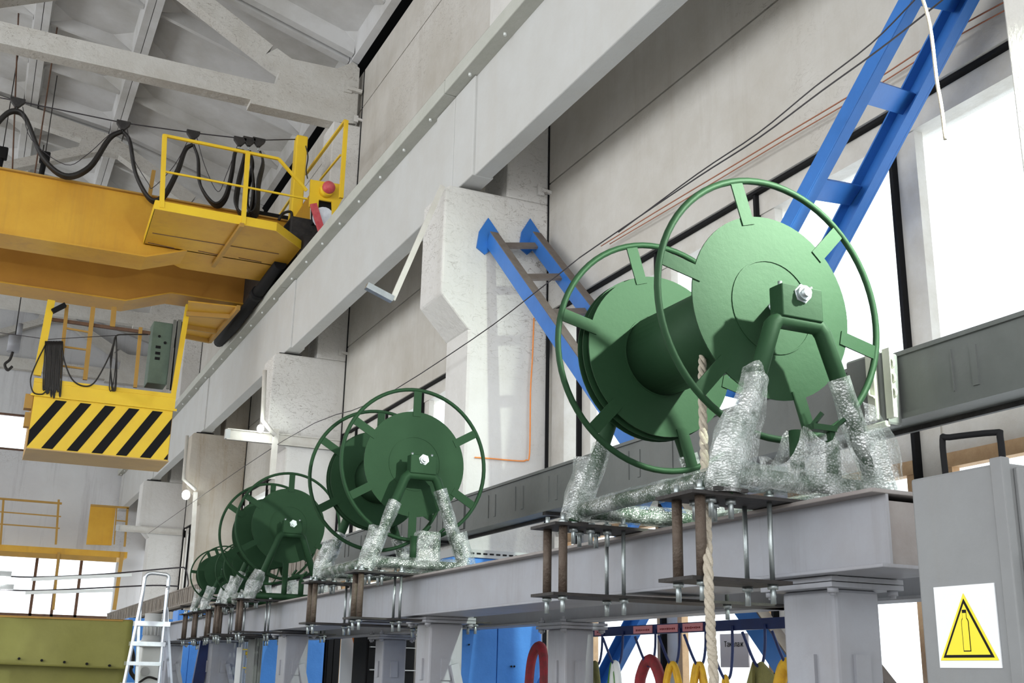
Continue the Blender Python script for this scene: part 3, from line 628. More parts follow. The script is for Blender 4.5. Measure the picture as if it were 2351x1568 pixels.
# ================================================================== CABLE TRAY ON THE COLUMNS
TX0, TX1 = 3.30, 3.44; TZ0, TZ1 = 1.02+H, 1.285+H
y = 2.0; k = 0; ORDI = ['nearest', 'second', 'third', 'fourth', 'fifth', 'sixth', 'seventh', 'eighth', 'ninth', 'tenth', 'eleventh', 'twelfth', 'thirteenth', 'fourteenth', 'fifteenth', 'sixteenth']
while y < 30.5:
    L_ = 1.95; mn = 'tray' if y < 11.5 else 'traybrown'
    t = thing('cable_tray_section', '%s grey cable tray section counted from the camera along the columns' % ORDI[k], 'cable tray', ((TX0+TX1)/2, y+L_/2, TZ0), 'cable tray sections running along the columns')
    MB().box((TX0-.012, y+.002, TZ1-.012), (TX1+.01, y+L_-.002, TZ1+.006)).build('tray_lid', mn, t); MB().box((TX0-.012, y+.002, TZ0-.008), (TX1+.01, y+L_-.002, TZ0+.014)).build('bottom_lip', mn, t)
    mb = MB().box((TX0, y+.003, TZ0), (TX1, y+L_-.003, TZ1)).box((TX0-.014, y+.004, TZ0+.02), (TX0, y+.09, TZ1-.02))
    for s in (.45, .95, 1.4): mb.box((TX0-.006, y+s, TZ0+.05), (TX0, y+s+.03, TZ1-.06)); mb.box((TX0-.006, y+s+.12, TZ0+.05), (TX0, y+s+.125, TZ1-.05))
    if y > 11: 
        for s in range(10): mb.box((TX0-.008, y+s*.19, TZ0+.01), (TX0, y+s*.19+.03, TZ1-.01))
    mb.build('tray_body', mn, t); y += L_; k += 1
mb = MB()
for y in [2.6+1.95*i for i in range(14)]: mb.box((TX0-.01, y, TZ0-.03), (TX1+.06, y+.04, TZ0-.009))
mb.box((TX1-.02, 2.0, TZ0-.03), (TX1+.0, 30, TZ0-.01)); pass
tag(mb.build('tray_support_rail', 'steel'), 'dark steel rail and brackets carrying the grey cable tray from below', 'bracket')
# cream junction box beside the tray
c0, c1 = PX(2046, 975, 3.22), PX(1975, 815, 3.22)
t = thing('junction_box', 'cream enamel junction box with ceramic insulators on the cable tray beside the nearest reel', 'junction box', (3.26, (c0.y+c1.y)/2, c0.z))
mb = MB().box((3.19, c0.y, c0.z+.0), (3.285, c1.y+.06, c1.z-.02)); mb.build('box_body', 'tray', t, bevel=.012)
mb = MB().box((3.17, c0.y+.02, c0.z+.02), (3.19, c0.y+.07, c1.z-.0)); mb.box((3.175, c0.y-.02, c0.z-.015), (3.2, c1.y+.05, c0.z+.01)); mb.build('box_lid_edge', 'cream', t, bevel=.006)
for dz in (.05, .11, .17):
    q = PX(2052, 930, 3.2)+V((0, 0, dz)); o = MB().tube([q+V((0, .018*math.cos(a), .02*math.sin(a))) for a in [i*.6283 for i in range(10)]], .006, 6, closed=True).build('insulator', 'cream', t)
MB().box((3.19, c0.y-.05, c0.z+.02), (3.21, c0.y-.01, c1.z-.02)).build('back_strip', 'cream', t)
MB().tube([PX(x, y, 3.16) for x, y in ((1994, 893), (1996, 908), (2008, 912))], .005, 6).build('latch_hook', 'cream', t)
# ================================================================== STEEL BEAMS AND STANDS
BX0, BX1 = 2.34, 2.70; BT, BB = .544+H, .316+H; YN = 2.52
def ibeam(name, label, x0, x1, y0, y1, zt, zb, endplate=True):
    t = thing(name, label, 'beam', ((x0+x1)/2, (y0+y1)/2, zb), 'grey steel I beams'); xm = (x0+x1)/2
    MB().box((x0, y0, zt-.013), (x1, y1, zt)).build('top_flange', 'topgrey', t, bevel=.003)
    MB().box((x0+.02, y0, zb), (x1-.02, y1, zb+.012)).build('bottom_flange', 'grey', t, bevel=.003)
    MB().box((x0+.055, y0+.004, zb+.01), (x0+.065, y1, zt-.012)).box((x1-.06, y0+.004, zb+.01), (x1-.05, y1, zt-.012)).build('web', 'grey', t)
    if endplate: MB().box((x0+.066, y0+.02, zb+.012), (x1-.061, y0+.03, zt-.03)).build('end_plate', 'topgrey', t)
    return t
ibeam('steel_beam', 'long grey steel beam with rusty top flange carrying all the green reels', BX0, BX1, YN, 16.2, BT, BB)
FX0, FX1 = 3.02, 3.2
ibeam('steel_beam', 'second grey steel beam behind the reels, parallel to the one carrying them', FX0, FX1, 2.0, 11.3, BT-.03, BB-.03)
def stand(label, x0, x1, y0, y1, zt, mt='grey', strut=True):
    t = thing('steel_stand', label, 'stand', ((x0+x1)/2, (y0+y1)/2, 0), 'grey box section stands under the beams')
    MB().box((x0, y0, 0.02), (x1, y1, zt-.036)).build('post', mt, t, bevel=.012)
    MB().box((x0-.05, y0-.05, zt-.036), (x1+.06, y1+.05, zt-.02)).build('head_plate', mt, t, bevel=.002)
    MB().box((x0-.05, y0-.05, zt-.018), (x1+.06, y1+.05, zt-.002)).build('bearing_plate', mt, t, bevel=.002)
    MB().box((x0-.08, y0-.08, 0), (x1+.08, y1+.08, .02)).build('base_plate', mt, t)
    for (bx, by) in ((x0-.025, y0-.025), (x1+.035, y0-.025), (x0-.025, y1+.025)):
        MB().cyl((bx, by, zt-.06), (bx, by, zt+.03), .010, 8).cyl((bx, by, zt-.002), (bx, by, zt+.014), .019, 6).cyl((bx, by, zt-.052), (bx, by, zt-.036), .019, 6).build('bolt', mt, t)
    zc = 1.62
    MB().box((x0-.012, (y0+y1)/2-.03, zc-.06), (x0, (y0+y1)/2+.03, zc+.06)).build('lug', mt, t); MB().box(((x0+x1)/2-.03, y0-.012, zc-.06), ((x0+x1)/2+.03, y0, zc+.06)).build('lug', mt, t)
    if strut: MB().bar(((x0+x1)/2+.04, y0-.03, zc+.03), (x1+.30, y0-.03, .3), .05, .03, up=(0, 1, 0)).build('diagonal_strut', mt, t)
    return t
def stand_px(label, xf, left, corner, right, py, zt, **k):
    c = PX(corner, py, xf); l = PX(left, py, xf); r = PY(right, py, c.y)
    return stand(label, xf, r.x, c.y, l.y, zt, **k)
stand_px('broad grey steel stand nearest the camera, under the free end of the beam', 2.46, 1797, 1917, 2020, 1400, BB, strut=False)
stand_px('grey steel stand under the near beam, second from the camera', 2.46, 956, 987, 1063, 1460, BB)
stand_px('grey steel stand under the near beam, third from the camera', 2.46, 638, 656, 709, 1470, BB)
stand_px('grey steel stand under the near beam, fourth from the camera', 2.46, 475, 487, 545, 1480, BB)
stand_px('grey steel stand under the near beam, farthest, behind the stepladder', 2.46, 374, 384, 420, 1490, BB)
stand_px('grey steel stand under the rear beam, beside the hanging slings', 3.03, 1257, 1298, 1364, 1450, BB-.03, strut=False)
stand_px('grey steel stand under the rear beam, beside the dark shelving', 3.03, 862, 880, 934, 1470, BB-.03, strut=False)
# ================================================================== REELS
def wrap_tube(mb, pts, r, n=14, amp=.35, seed=0, seg=.02):
    P = [V(p) for p in pts]; Q = []
    for a, b in zip(P, P[1:]):
        k = max(2, int((b-a).length/seg)); Q += [a.lerp(b, i/k) for i in range(k)]
    Q.append(P[-1])
    def rf(i, k, a):
        q = Q[i]; nn = noise.noise(V((i*.12+seed, math.cos(a)*1.1, math.sin(a)*1.1)))+.35*noise.noise(V((i*.35+seed, math.cos(a)*2.5, math.sin(a)*2.5)))
        return r*(1+amp*nn)
    mb.tube(Q, r, n, rf=rf, cap=False)
def make_reel(label, base, sc=1.0, rot=0.0, wraps='full', R=.473, handle=True, yf=0.0):
    """base: point on the beam under the middle of the front frame; front frame at y=0, axis 0.71 above"""
    t = thing('cable_reel', label, 'reel', base, 'green cable reels on the steel beam')
    B = V(base); ax = .700*sc; Yw = .13*sc; Y2 = .85*sc; Yr = .98*sc; Rw = R*sc; Rd = .336*sc; hw = .325*sc
    def T(x, y, z): return B+V((x, y, z))
    def face(y, nm):
        MB().ring(T(0, y, ax), Rw, .0125*sc, 72, 10).build('hand_ring', 'green', t)
        o = MB().annulus(y-.003, y+.003, .0, Rd, T(0, 0, ax)).build(nm, 'green', t)
        MB().annulus(y-.006, y-.003, Rd*.50, Rd*.515, T(0, 0, ax), 48).build('hub_seam', 'green', o)
        for k in range(6):
            a = math.radians(30+60*k+rot); d = V((math.cos(a), 0, math.sin(a)))
            MB().bar(T(0, y-.004, ax)+d*(Rd-.03*sc), T(0, y-.004, ax)+d*(Rw-.004), .052*sc, .006, up=(0, 1, 0)).build('spoke', 'green', t)
    face(Yw, 'near_disc'); face(Y2, 'far_disc')
    for q in (.035, .075): MB().annulus(Y2+q*sc, Y2+(q+.005)*sc, .0, Rd*1.02, T(0, 0, ax)).build('brake_rim', 'green', t)
    MB().cyl(T(0, Yw, ax), T(0, Y2+.075*sc, ax), .165*sc, 40).build('drum', 'green', t)
    MB().cyl(T(0, -.065*sc, ax), T(0, Yr+.06*sc, ax), .016*sc, 16).build('axle', 'zinc', t)
    MB().cyl(T(0, -.04*sc, ax), T(0, -.02*sc, ax), .034*sc, 6).cyl(T(0, -.052*sc, ax), T(0, -.04*sc, ax), .026*sc, 16).build('axle_nut', 'zinc', t)
    # two end frames
    fr = []
    rt = .030*sc; zt_ = .60*sc; zb_ = .06*sc; ht = .10*sc
    for y in (0, Yr):
        L0, L1, R1, R_0 = T(-hw, y, .0), T(-ht, y, zt_), T(ht, y, zt_), T(hw, y, .0)
        o = MB().tube([L0, L1-(L1-L0).normalized()*.02, L1+V((.015, 0, .004)), R1+V((-.015, 0, .004)), R1-(R1-R_0).normalized()*.02, R_0], rt, 14).build('end_frame', 'green', t)
        MB().box(T(-.085*sc, y-.035*sc, zt_+.012), T(.085*sc, y+.035*sc, ax+.028*sc)).build('bearing_block', 'green', o, bevel=.004)
        for q in (-.065, .065): MB().cyl(T(q*sc, y, ax+.02*sc), T(q*sc, y, ax+.045*sc), .008*sc, 6).build('block_bolt', 'zinc', o)
        for q in (-1, 1): MB().bar(T(q*hw-.06, y, .006), T(q*hw+.06, y, .006), .09, .012).build('foot_plate', 'steel', o)
        MB().tube([T(-hw*.93, y, zb_), T(hw*.93, y, zb_)], rt*.95, 14).build('cross_tube', 'green', t)
    for s in (-1, 1): MB().tube([T(s*hw*.94, 0, zb_), T(s*hw*.94, Yr, zb_)], rt*.95, 14).build('long_tube', 'green', t)
    # brake latch on the front cross tube
    MB().tube([T(-.03*sc, 0, zb_), T(-.03*sc, 0, zb_+.17*sc)], .024*sc, 12).build('latch_post', 'green', t); l = MB().tube([T(.12*sc, 0, zb_), T(.12*sc, 0, zb_+.15*sc)], .024*sc, 12).build('latch_post', 'green', t)
    MB().box(T(.03*sc, -.02*sc, zb_+.18*sc), T(.13*sc, .02*sc, zb_+.20*sc)).bar(T(.035*sc, 0, zb_+.19*sc), T(.06*sc, -.03*sc, zb_+.235*sc), .02*sc, .012).bar(T(.125*sc, 0, zb_+.19*sc), T(.155*sc, -.03*sc, zb_+.225*sc), .02*sc, .012).bar(T(.12*sc, .0, zb_+.14*sc), T(.115*sc, 0, zb_+.19*sc), .02*sc, .02*sc).build('latch_bar', 'green', l)
    return t, T, dict(ax=ax, hw=hw, ht=ht, zt=zt_, zb=zb_, rt=rt, Yr=Yr, sc=sc)
def wraps(t, T, g, legs=(.60, .75), full=True, loose=True, seed=0, long=True):
    hw, ht, zt_, zb_, rt, Yr = g['hw'], g['ht'], g['zt'], g['zb'], g['rt'], g['Yr']
    def leg(s, y, f0, f1): 
        A, B_ = T(s*hw, y, 0), T(s*ht, y, zt_); return [A.lerp(B_, f0), A.lerp(B_, f1)]
    for (s, y, f) in ((-1, 0, legs[0]), (1, 0, legs[1]), (-1, Yr, .55), (1, Yr, .55)):
        mb = MB(); wrap_tube(mb, leg(s, y, .02, f), rt*1.3, amp=.28, seed=seed+s*3+y); 
        mb.build('bubble_wrap', 'wrap', t)
        if loose:
            mb = MB(); wrap_tube(mb, [T(s*hw*1.02, y, .02), T(s*hw*.97, y, .12), T(s*hw*.80, y, .26)], rt*1.75, amp=.5, seed=seed+9+s+y, n=18); mb.build('loose_wrap', 'wrap', t)
    if full:
        mb = MB(); wrap_tube(mb, [T(-hw*.9, 0, zb_), T(hw*.9, 0, zb_)], rt*1.35, amp=.3, seed=seed+21); mb.build('bubble_wrap', 'wrap', t)
        mb = MB(); wrap_tube(mb, [T(-hw*.9, Yr, zb_), T(hw*.9, Yr, zb_)], rt*1.3, amp=.3, seed=seed+22); mb.build('bubble_wrap', 'wrap', t)
    if long:
        for s in (-1, 1):
            mb = MB(); wrap_tube(mb, [T(s*hw*.94, .02, zb_), T(s*hw*.94, Yr-.02, zb_)], rt*1.22, amp=.22, seed=seed+31+s); mb.build('bubble_wrap', 'wrap', t)
PT = BT+.013
XR = 2.42
reels = []
r1 = make_reel('largest bright green cable reel nearest the camera, its frame wrapped in bubble wrap', (XR, 2.905, PT), 1.0, 17); wraps(*r1, legs=(.66, .72), seed=1)
t, T, g = r1
# loose film skirts draped over the latch and feet of the nearest reel
def film(t, rows, name='draped_film'):
    vs = []; fs = []; n = len(rows[0])
    R_ = [bez(r, 4) for r in rows]; C_ = list(zip(*R_)); C2 = [bez(c, 4) for c in C_]; nn = len(C2[0])
    for c in C2:
        for p in c: vs.append(p+V((0, .03*noise.noise(p*9), .012*noise.noise(p*15+V((5, 5, 5))))))
    for i in range(len(C2)-1):
        for k in range(nn-1): fs.append((i*nn+k, i*nn+k+1, (i+1)*nn+k+1, (i+1)*nn+k))
    MB().add(vs, fs, True).build(name, 'wrap', t)
for yy, dz in ((-.045, 0), (.045, .0)):
    film(t, [[T(-.22, yy, .12), T(-.10, yy, .12), T(-.03, yy, .24), T(.05, yy, .19), T(.13, yy, .26), T(.20, yy, .13), T(.28, yy, .14)],
             [T(-.22, yy*1.2, .06), T(-.10, yy*1.2, .06), T(-.03, yy*1.2, .10), T(.05, yy*1.2, .10), T(.13, yy*1.2, .10), T(.20, yy*1.2, .06), T(.28, yy*1.2, .07)],
             [T(-.22, yy*.8, .02), T(-.10, yy*.8, .015), T(-.03, yy*.8, .01), T(.05, yy*.8, .01), T(.13, yy*.8, .01), T(.20, yy*.8, .01), T(.28, yy*.8, .02)]])
film(t, [[T(.24, -.02, .36), T(.27, -.05, .34), T(.31, -.03, .34)], [T(.24, -.04, .2), T(.30, -.07, .2), T(.385, -.03, .2)], [T(.27, -.03, .01), T(.34, -.06, .0), T(.42, -.02, .01)]])
film(t, [[T(-.16, -.02, .42), T(-.20, -.05, .44), T(-.24, -.02, .42)], [T(-.18, -.04, .25), T(-.27, -.07, .22), T(-.35, -.03, .2)], [T(-.26, -.03, .0), T(-.34, -.06, .0), T(-.41, -.02, .0)]])
r2 = make_reel('second green cable reel from the camera, with a wrapped square latch', (XR-.02, 6.42, PT), .98, 0, R=.480); wraps(*r2, legs=(.72, .88), seed=40)
t, T, g = r2
mb = MB(); mb.box(T(-.02, -.05, .06), T(.13, .05, .26)); mb.build('wrapped_latch', 'wrap', t, bevel=.02)
r3 = make_reel('third green cable reel from the camera, dark, with bare lower tubes', (XR, 9.55, PT-.03), .95, 0, R=.475); wraps(*r3, legs=(.3, .12), full=False, seed=70, long=False)
t, T, g = r3; mb = MB(); wrap_tube(mb, [T(-g['hw']*.94, .0, g['zb']), T(-g['hw']*.94, .6, g['zb'])], .05, amp=.3, seed=77); mb.build('bubble_wrap', 'wrap', t)
r4 = make_reel('small green cable reel, second from the far end of the row', (XR+.02, 11.0, PT), .56, 10, R=.47); wraps(*r4, legs=(.4, .4), full=False, seed=90, long=False)
r5 = make_reel('smallest green cable reel at the far end of the row', (XR, 12.2, PT), .6, 25, R=.45); wraps(*r5, legs=(.7, .6), full=False, seed=120, long=False)
# ================================================================== CLAMPS
def make_clamp(label, y0, y1, xl, zt_, low_to, nb=2, ylo=0.0):
    t = thing('beam_clamp', label, 'clamp', (XR-.1, (y0+y1)/2, BB-.1), 'steel rod clamps holding the reels')
    MB().box((xl, y0, BT+.001), (2*XR-xl+.08, y1, BT+.012)).build('upper_plate', 'steel', t)
    MB().box((xl, y0+.01+ylo, BB-.03), (low_to, y1-.01+ylo, BB-.019)).build('lower_plate', 'steel', t)
    ya, yb = y0+.04, y1-.04
    for x, r, m in ((xl+.055, .017, 'rusty'), (BX0-.06, .008, 'zinc'), (BX1+.06, .008, 'zinc')):
        for yy in (ya, yb):
            if x > low_to: continue
            rod = MB().cyl((x, yy, BB-.019), (x, yy, BT+.001), r, 12).build('spacer_tube' if m == 'rusty' else 'threaded_rod', m, t)
            MB().cyl((x, yy, BB-.09), (x, yy, BB-.03), .009, 8).cyl((x, yy, BB-.045), (x, yy, BB-.03), .018, 6).build('rod_end', 'zinc', rod); MB().cyl((x, yy, BT+.012), (x, yy, BT+.05), .009, 8).cyl((x, yy, BT+.012), (x, yy, BT+.026), .018, 6).build('rod_end', 'zinc', rod)
    for i in range(nb):
        for yy in (ya+.02, yb-.02):
            x = xl+.11+.075*i
            MB().cyl((x, yy, BT-.06), (x, yy, BT+.014), .009, 8).cyl((x, yy, BT-.014), (x, yy, BT+.001), .018, 6).cyl((x, yy, BT+.012), (x, yy, BT+.024), .018, 6).build('bolt', 'zinc', t)
    return t
who = ['nearest bright reel', 'second reel', 'third reel', 'small fourth reel', 'farthest small reel']
make_clamp('steel plate and rod clamp under the front feet of the nearest bright reel', 2.88, 3.09, 1.96, 0, 2.335)
make_clamp('steel plate and rod clamp under the rear feet of the nearest bright reel', 3.79, 4.0, 1.96, 0, 3.3, 3)
for i, (ya, yr, sc) in enumerate(((6.37, .96, .98), (9.55, .93, .95), (11.0, .55, .56), (12.2, .58, .6))):
    xl = XR-.325*sc-.12
    make_clamp('steel plate and rod clamp under the front feet of the %s' % who[i+1], ya-.05, ya+.14, xl, 0, 2.85, 2 if sc > .6 else 1)
    make_clamp('steel plate and rod clamp under the rear feet of the %s' % who[i+1], ya+yr-.05, ya+yr+.14, xl, 0, 3.2 if ya < 10 else 2.85, 2 if sc > .6 else 1)
make_clamp('lone steel rod clamp at the far end of the beam beyond the reels', 15.2, 15.4, 2.1, 0, 2.8, 1)
# rope
P_ = [PY(1614, 790, 3.35), PY(1612, 900, 3.24), PY(1617, 1040, 3.1), PY(1622, 1165, 3.0), PY(1627, 1340, 2.86), PY(1633, 1470, 2.85), PY(1640, 1600, 2.85)]
P_.append(P_[-1]+V((0, 0, -.7))); C_ = bez(P_, 40); mb = MB()
for k in range(3):
    mb.tube([p+V((math.cos(i*.32+k*2.094)*.0075, math.sin(i*.32+k*2.094)*.0075, 0)) for i, p in enumerate(C_)], .0085, 7)
tag(mb.build('hemp_rope', 'rope'), 'twisted pale hemp rope hanging from the nearest reel down past the clamp', 'rope')
# ================================================================== WIRES
def wire(pts, r, m, label, group=None, f=PX, pl=3.32, name='overhead_wire'):
    return tag(MB().tube(bez([f(x, y, pl) for x, y in pts], 4), r, 6).build(name, m), label, 'wire', group)
wire([(340, 1225), (650, 1012), (850, 926), (1080, 782), (1250, 655), (1330, 592)], .0045, 'blackwire', 'dark overhead wire rising from the far column bracket in front of the braced column')
wire([(1330, 592), (1420, 530), (1600, 408), (1740, 318), (1885, 210), (2010, 120), (2120, 35), (2200, -30)], .0045, 'blackwire', 'dark overhead wire running to the top right across the large blue brace', pl=3.3)
wire([(1420, 533), (1600, 400), (1740, 306), (1870, 200), (2000, 100), (2100, 0)], .004, 'blackwire', 'thin dark wire just above the thicker one at the upper right', pl=3.3)
wire([(1380, 565), (1500, 490), (1690, 376), (1800, 310), (2000, 190), (2170, 80), (2351, -20)], .0045, 'redwire', 'rust brown overhead wire below the dark ones at the upper right', pl=4.12)
wire([(1400, 560), (1600, 442), (1800, 322), (2000, 205), (2160, 105), (2351, 0)], .004, 'redwire', 'second thin rust brown overhead wire running beside the first one', pl=4.13)
wire([(2110, -30), (2135, 60), (2150, 180), (2162, 250), (2170, 320)], .008, 'rope', 'pale slack cord hanging in front of the upper right window', pl=3.2, name='slack_rope')
wire([(1226, 730), (1222, 830), (1218, 900), (1216, 1040), (1208, 1056), (1190, 1058), (1120, 1052), (1090, 1050)], .006, 'orange', 'orange wire clipped to the face of the braced column', f=PY, pl=8.26, name='wall_wire')
# brackets across columns
for (xa, xb, yy, z, l) in ((2.68, 4.15, 14.245, 2.84, 'grey channel bracket across the middle column holding the overhead wire'), (2.75, 4.15, 26.175, 2.9, 'grey channel bracket across the farthest column')):
    t = thing('wire_bracket', l, 'bracket', ((xa+xb)/2, yy, z-.09+H)); h = .07
    MB().box((xa, yy-.02, z-h+H), (xb, yy, z+h+H)).box((xa, yy-.06, z+h-.012+H), (xb, yy, z+h+H)).box((xa, yy-.06, z-h+H), (xb, yy, z-h+.012+H)).build('channel', 'frame', t)
    MB().box((xa-.02, yy-.05, z-.06+H), (xa+.04, yy+.02, z+.06+H)).build('end_block', 'slots', t)
# lamps on arms
def armlamp(label, a, b, c, yy, lit, w=.02):
    t = thing('arm_lamp', label, 'lamp', PY(*b, yy)-V((0, 0, .05)), 'wall arm lamps')
    MB().bar(PY(*a, yy), PY(*b, yy), .045, .02, up=(0, 1, 0)).build('arm', 'frame', t)
    MB().bar(PY(*b, yy), PY(*c, yy), .06, .05).build('lamp_housing', 'alu', t)
    return t
armlamp('unlit batten lamp on a long white arm in front of the braced column', (1016, 427), (901, 688), (841, 656), 8.265, False)
for (px, l, arm) in (((598, 984), 'small lit lamp beside the middle column bracket', ((608, 850), (603, 965), (632, 1000))), ((427, 1136), 'bright lit lamp beside the rust streaked column', ((430, 1000), (421, 1100), (450, 1125)))):
    yy = 14.1 if px[0] > 500 else 19.9
    c = PY(*px, yy); t = thing('lit_lamp', l, 'lamp', c-V((0, 0, .1)), 'wall arm lamps')
    MB().tube([PY(*p, yy) for p in arm], .03, 8).build('conduit', 'frame', t)
    MB().sphere(c, .07 if px[0] < 500 else .045, 14, (1, 1, 1.2)).build('bulb', 'lamp', t)
    light('lamp_light', 'POINT', c+V((-.02, -.12, 0)), 3.5, (.9, 1, .93), shadow_soft_size=.06)
for (x0, x1_, y0, y1_, yy, l) in ((634, 624, 985, 1100, 14.18, 'pale added strip for the lamplit edge of the middle column'), (449, 436, 1130, 1330, 20.1, 'pale added strip for the lamplit edge of the rust streaked column')):
    tag(MB().bar(PY(x0, y0, yy), PY(x1_, y1_, yy), .07, .05).build('lit_column_strip', 'frame'), l, 'pipe')  # pale bars added where the lamps light the column edges
# ================================================================== SLING RACK behind the beams
RX = 3.4
pa, pb = PX(1340, 1453, RX), PX(1830, 1428, RX)
t = thing('sling_rack', 'dark blue rack bar with hooks and pink labels under the beams', 'rack', ((pa+pb)/2).to_tuple(), None)
MB().bar(pa, pb, .03, .05).build('rack_bar', 'navy', t)
for (u, v) in ((1366, 1382), (1455, 1497), (1510, 1556), (1568, 1613)):
    o = MB().bar(PX(u, 1451-(u-1366)*.05, RX-.02), PX(v, 1451-(v-1366)*.05, RX-.02), .006, .04).build('label_strip', 'pink', t)
    mb = MB(); k = u+5
    while k < v-5: mb.bar(PX(k, 1452-(k-1366)*.05, RX-.024), PX(k+2, 1452-(k-1366)*.05, RX-.024), .002, random.uniform(.006, .012)); k += 4
    mb.build('lettering', 'slingred', o)
hooks = [(1383, 1395, -10), (1430, 1397, 0), (1505, 1456, 0), (1560, 1522, 0), (1620, 1587, 0), (1681, 1647, 0), (1756, 1714, 0), (1825, 1790, 0)]
hk = []
for sx, tx, dz in hooks:
    y0 = 1452-(sx-1366)*.05
    s = PX(sx, y0, RX-.02); L_ = .19 if sx not in (1681,) else .25
    tip = s+V((-.13, 0, -L_+.15)); q = s+V((-.02, 0, -L_+.02)); bt = s+V((-.05, 0, -L_-.0)); hk.append(bt)
    MB().tube(bez([s, s+V((-.004, 0, -L_*.5)), q, bt, s+V((-.08, 0, -L_+.04)), tip], 6), .007, 8).build('hook', 'navy', t)
def sling(bt, m, label, w, r, depth=.7, n=1, spread=.0):
    mb = MB()
    for k in range(n):
        o = (k-(n-1)/2)*spread; c = bt+V((o*.4, o, 0))
        mb.tube(bez([c+V((.01, -w, -depth)), c+V((.005, -w, -.18)), c+V((0, -w*.75, -.05)), c+V((0, 0, .012)), c+V((0, w*.75, -.05)), c+V((-.005, w, -.18)), c+V((-.01, w, -depth))], 6), r, 8)
    return tag(mb.build('lifting_sling', m), label, 'sling', 'lifting slings on the rack hooks')
sling(hk[0], 'slingoli', 'dark webbing sling on the leftmost rack hook beside the grey stand', .03, .018)
o = sling(hk[1], 'white', 'white and green webbing sling on the second rack hook from the left', .035, .02, .14)
MB().bar(hk[1]+V((.0, -.035, -.14)), hk[1]+V((0, -.035, -.6)), .035, .04).build('green_strap', 'slinggrn', None) if False else None
sling(hk[1]+V((.01, .03, 0)), 'slinggrn', 'green strap hanging with the white sling on the second rack hook', .035, .021)
sling(hk[2]+V((0, -.02, .02)), 'slingred', 'thick dark red round sling, widest on the rack', .105, .03)
sling(hk[3], 'slingyel', 'yellow round sling on the hook right of the thick red one', .06, .014, n=2, spread=.05)
sling(hk[4], 'slingyel', 'bunch of yellow round slings left of the hemp rope', .045, .011, n=4, spread=.028)
sling(hk[5], 'slingyel', 'single thin yellow sling on the longest hook, in front of the paper sheet', .028, .011)
bt = hk[6]; mb = MB()
mb.prism([bt+V((0, -.02, .02)), bt+V((.02, -.17, -.10)), bt+V((.02, -.17, -.7)), bt+V((.0, .03, -.7)), bt+V((-.005, .03, 0))], (.015, 0, 0)); mb.prism([bt+V((-.03, -.0, .02)), bt+V((-.04, .07, -.14)), bt+V((-.04, .1, -.7)), bt+V((-.03, .05, -.7))], (.015, 0, 0))
tag(mb.build('lifting_sling', 'slingoli'), 'broad flat olive webbing sling near the right end of the rack', 'sling', 'lifting slings on the rack hooks')
sling(hk[7], 'slingyel', 'thick yellow sling at the right end of the rack beside the near stand', .07, .03)
c = PX(1238, 1486, 3.25); mb = MB().tube(bez([c+V((0, -.0, -.8)), c+V((0, -.07, -.25)), c+V((0, -.05, -.03)), c+V((0, .03, .0)), c+V((0, .12, -.12)), c+V((0, .16, -.5)), c+V((0, .17, -.8))]), .03, 8)
tag(mb.build('lifting_sling', 'slingred'), 'brown red webbing sling hanging left of the rear beam stand', 'sling')
# paper sheet with writing
pc = [PX(x, y, 4.215) for x, y in ((1654, 1456), (1718, 1451), (1719, 1529), (1655, 1532))]
t = thing('paper_sheet', 'grey paper sheet with black lettering on the lower window behind the slings', 'sign', (4.215, (pc[0].y+pc[1].y)/2, pc[3].z))
z0, z1 = pc[3].z, pc[0].z
MB().box((4.21, pc[1].y, z0), (4.219, pc[0].y, z1)).build('sheet', 'paper', t)
def text(body, m, loc, size, rot, parent, name='lettering'):
    cu = bpy.data.curves.new(name, 'FONT'); cu.body = body; cu.size = size; cu.align_x = 'CENTER'; cu.align_y = 'CENTER'; cu.extrude = .0006
    o = bpy.data.objects.new(name, cu); COL.objects.link(o); cu.materials.append(M[m])
    bpy.context.view_layer.update(); me = bpy.data.meshes.new_from_object(o.evaluated_get(bpy.context.evaluated_depsgraph_get()))
    bpy.data.objects.remove(o); o = bpy.data.objects.new(name, me); COL.objects.link(o)
    o.rotation_euler = rot; o.location = V(loc)-WL[parent.name]; o.parent = parent; return o
text('Такелаж', 'black', (4.208, (pc[0].y+pc[1].y)/2, z1-(z1-z0)*.32), .046, (math.pi/2, 0, -math.pi/2), t)
# ================================================================== BACKGROUND CABINETS BELOW THE BEAM
def cab(name, label, cat, x0, x1, ytop, Y, m, depth=.5, zb=0, parts=None, group=None):
    a, b = PY(x0, ytop, Y), PY(x1, ytop, Y)
    t = thing(name, label, cat, ((a.x+b.x)/2, Y+depth/2, zb), group)
    MB().box((a.x, Y, zb), (b.x, Y+depth, a.z)).build('body', m, t, bevel=.008)
    MB().box((a.x+.02, Y-.012, zb+.08), ((a.x+b.x)/2-.004, Y, a.z-.03)).box(((a.x+b.x)/2+.004, Y-.012, zb+.08), (b.x-.02, Y, a.z-.03)).build('door', m, t, bevel=.003)
    return t, a, b
t, a, b = cab('blue_cabinet', 'tall bright blue metal cabinet under the beam between the stands, left of the slings', 'cabinet', 1040, 1246, 1277, 7.35, 'blue2', .5)
q = MB().box((a.x, 7.33, a.z), (b.x, 7.8, a.z+.055)).build('slotted_rail', 'slots', t); mb = MB()
k = a.x+.02
while k < b.x-.05: mb.box((k, 7.325, a.z+.022), (k+.03, 7.331, a.z+.033)); k += .05
mb.build('slots', 'dark', q)
MB().cyl(PY(1174, 1530, 7.34), PY(1174, 1530, 7.32), .007, 8).cyl(PY(1181, 1530, 7.34), PY(1181, 1530, 7.32), .007, 8).cyl(PY(1077, 1480, 7.34), PY(1077, 1480, 7.32), .006, 8).build('screw_holes', 'black', t)
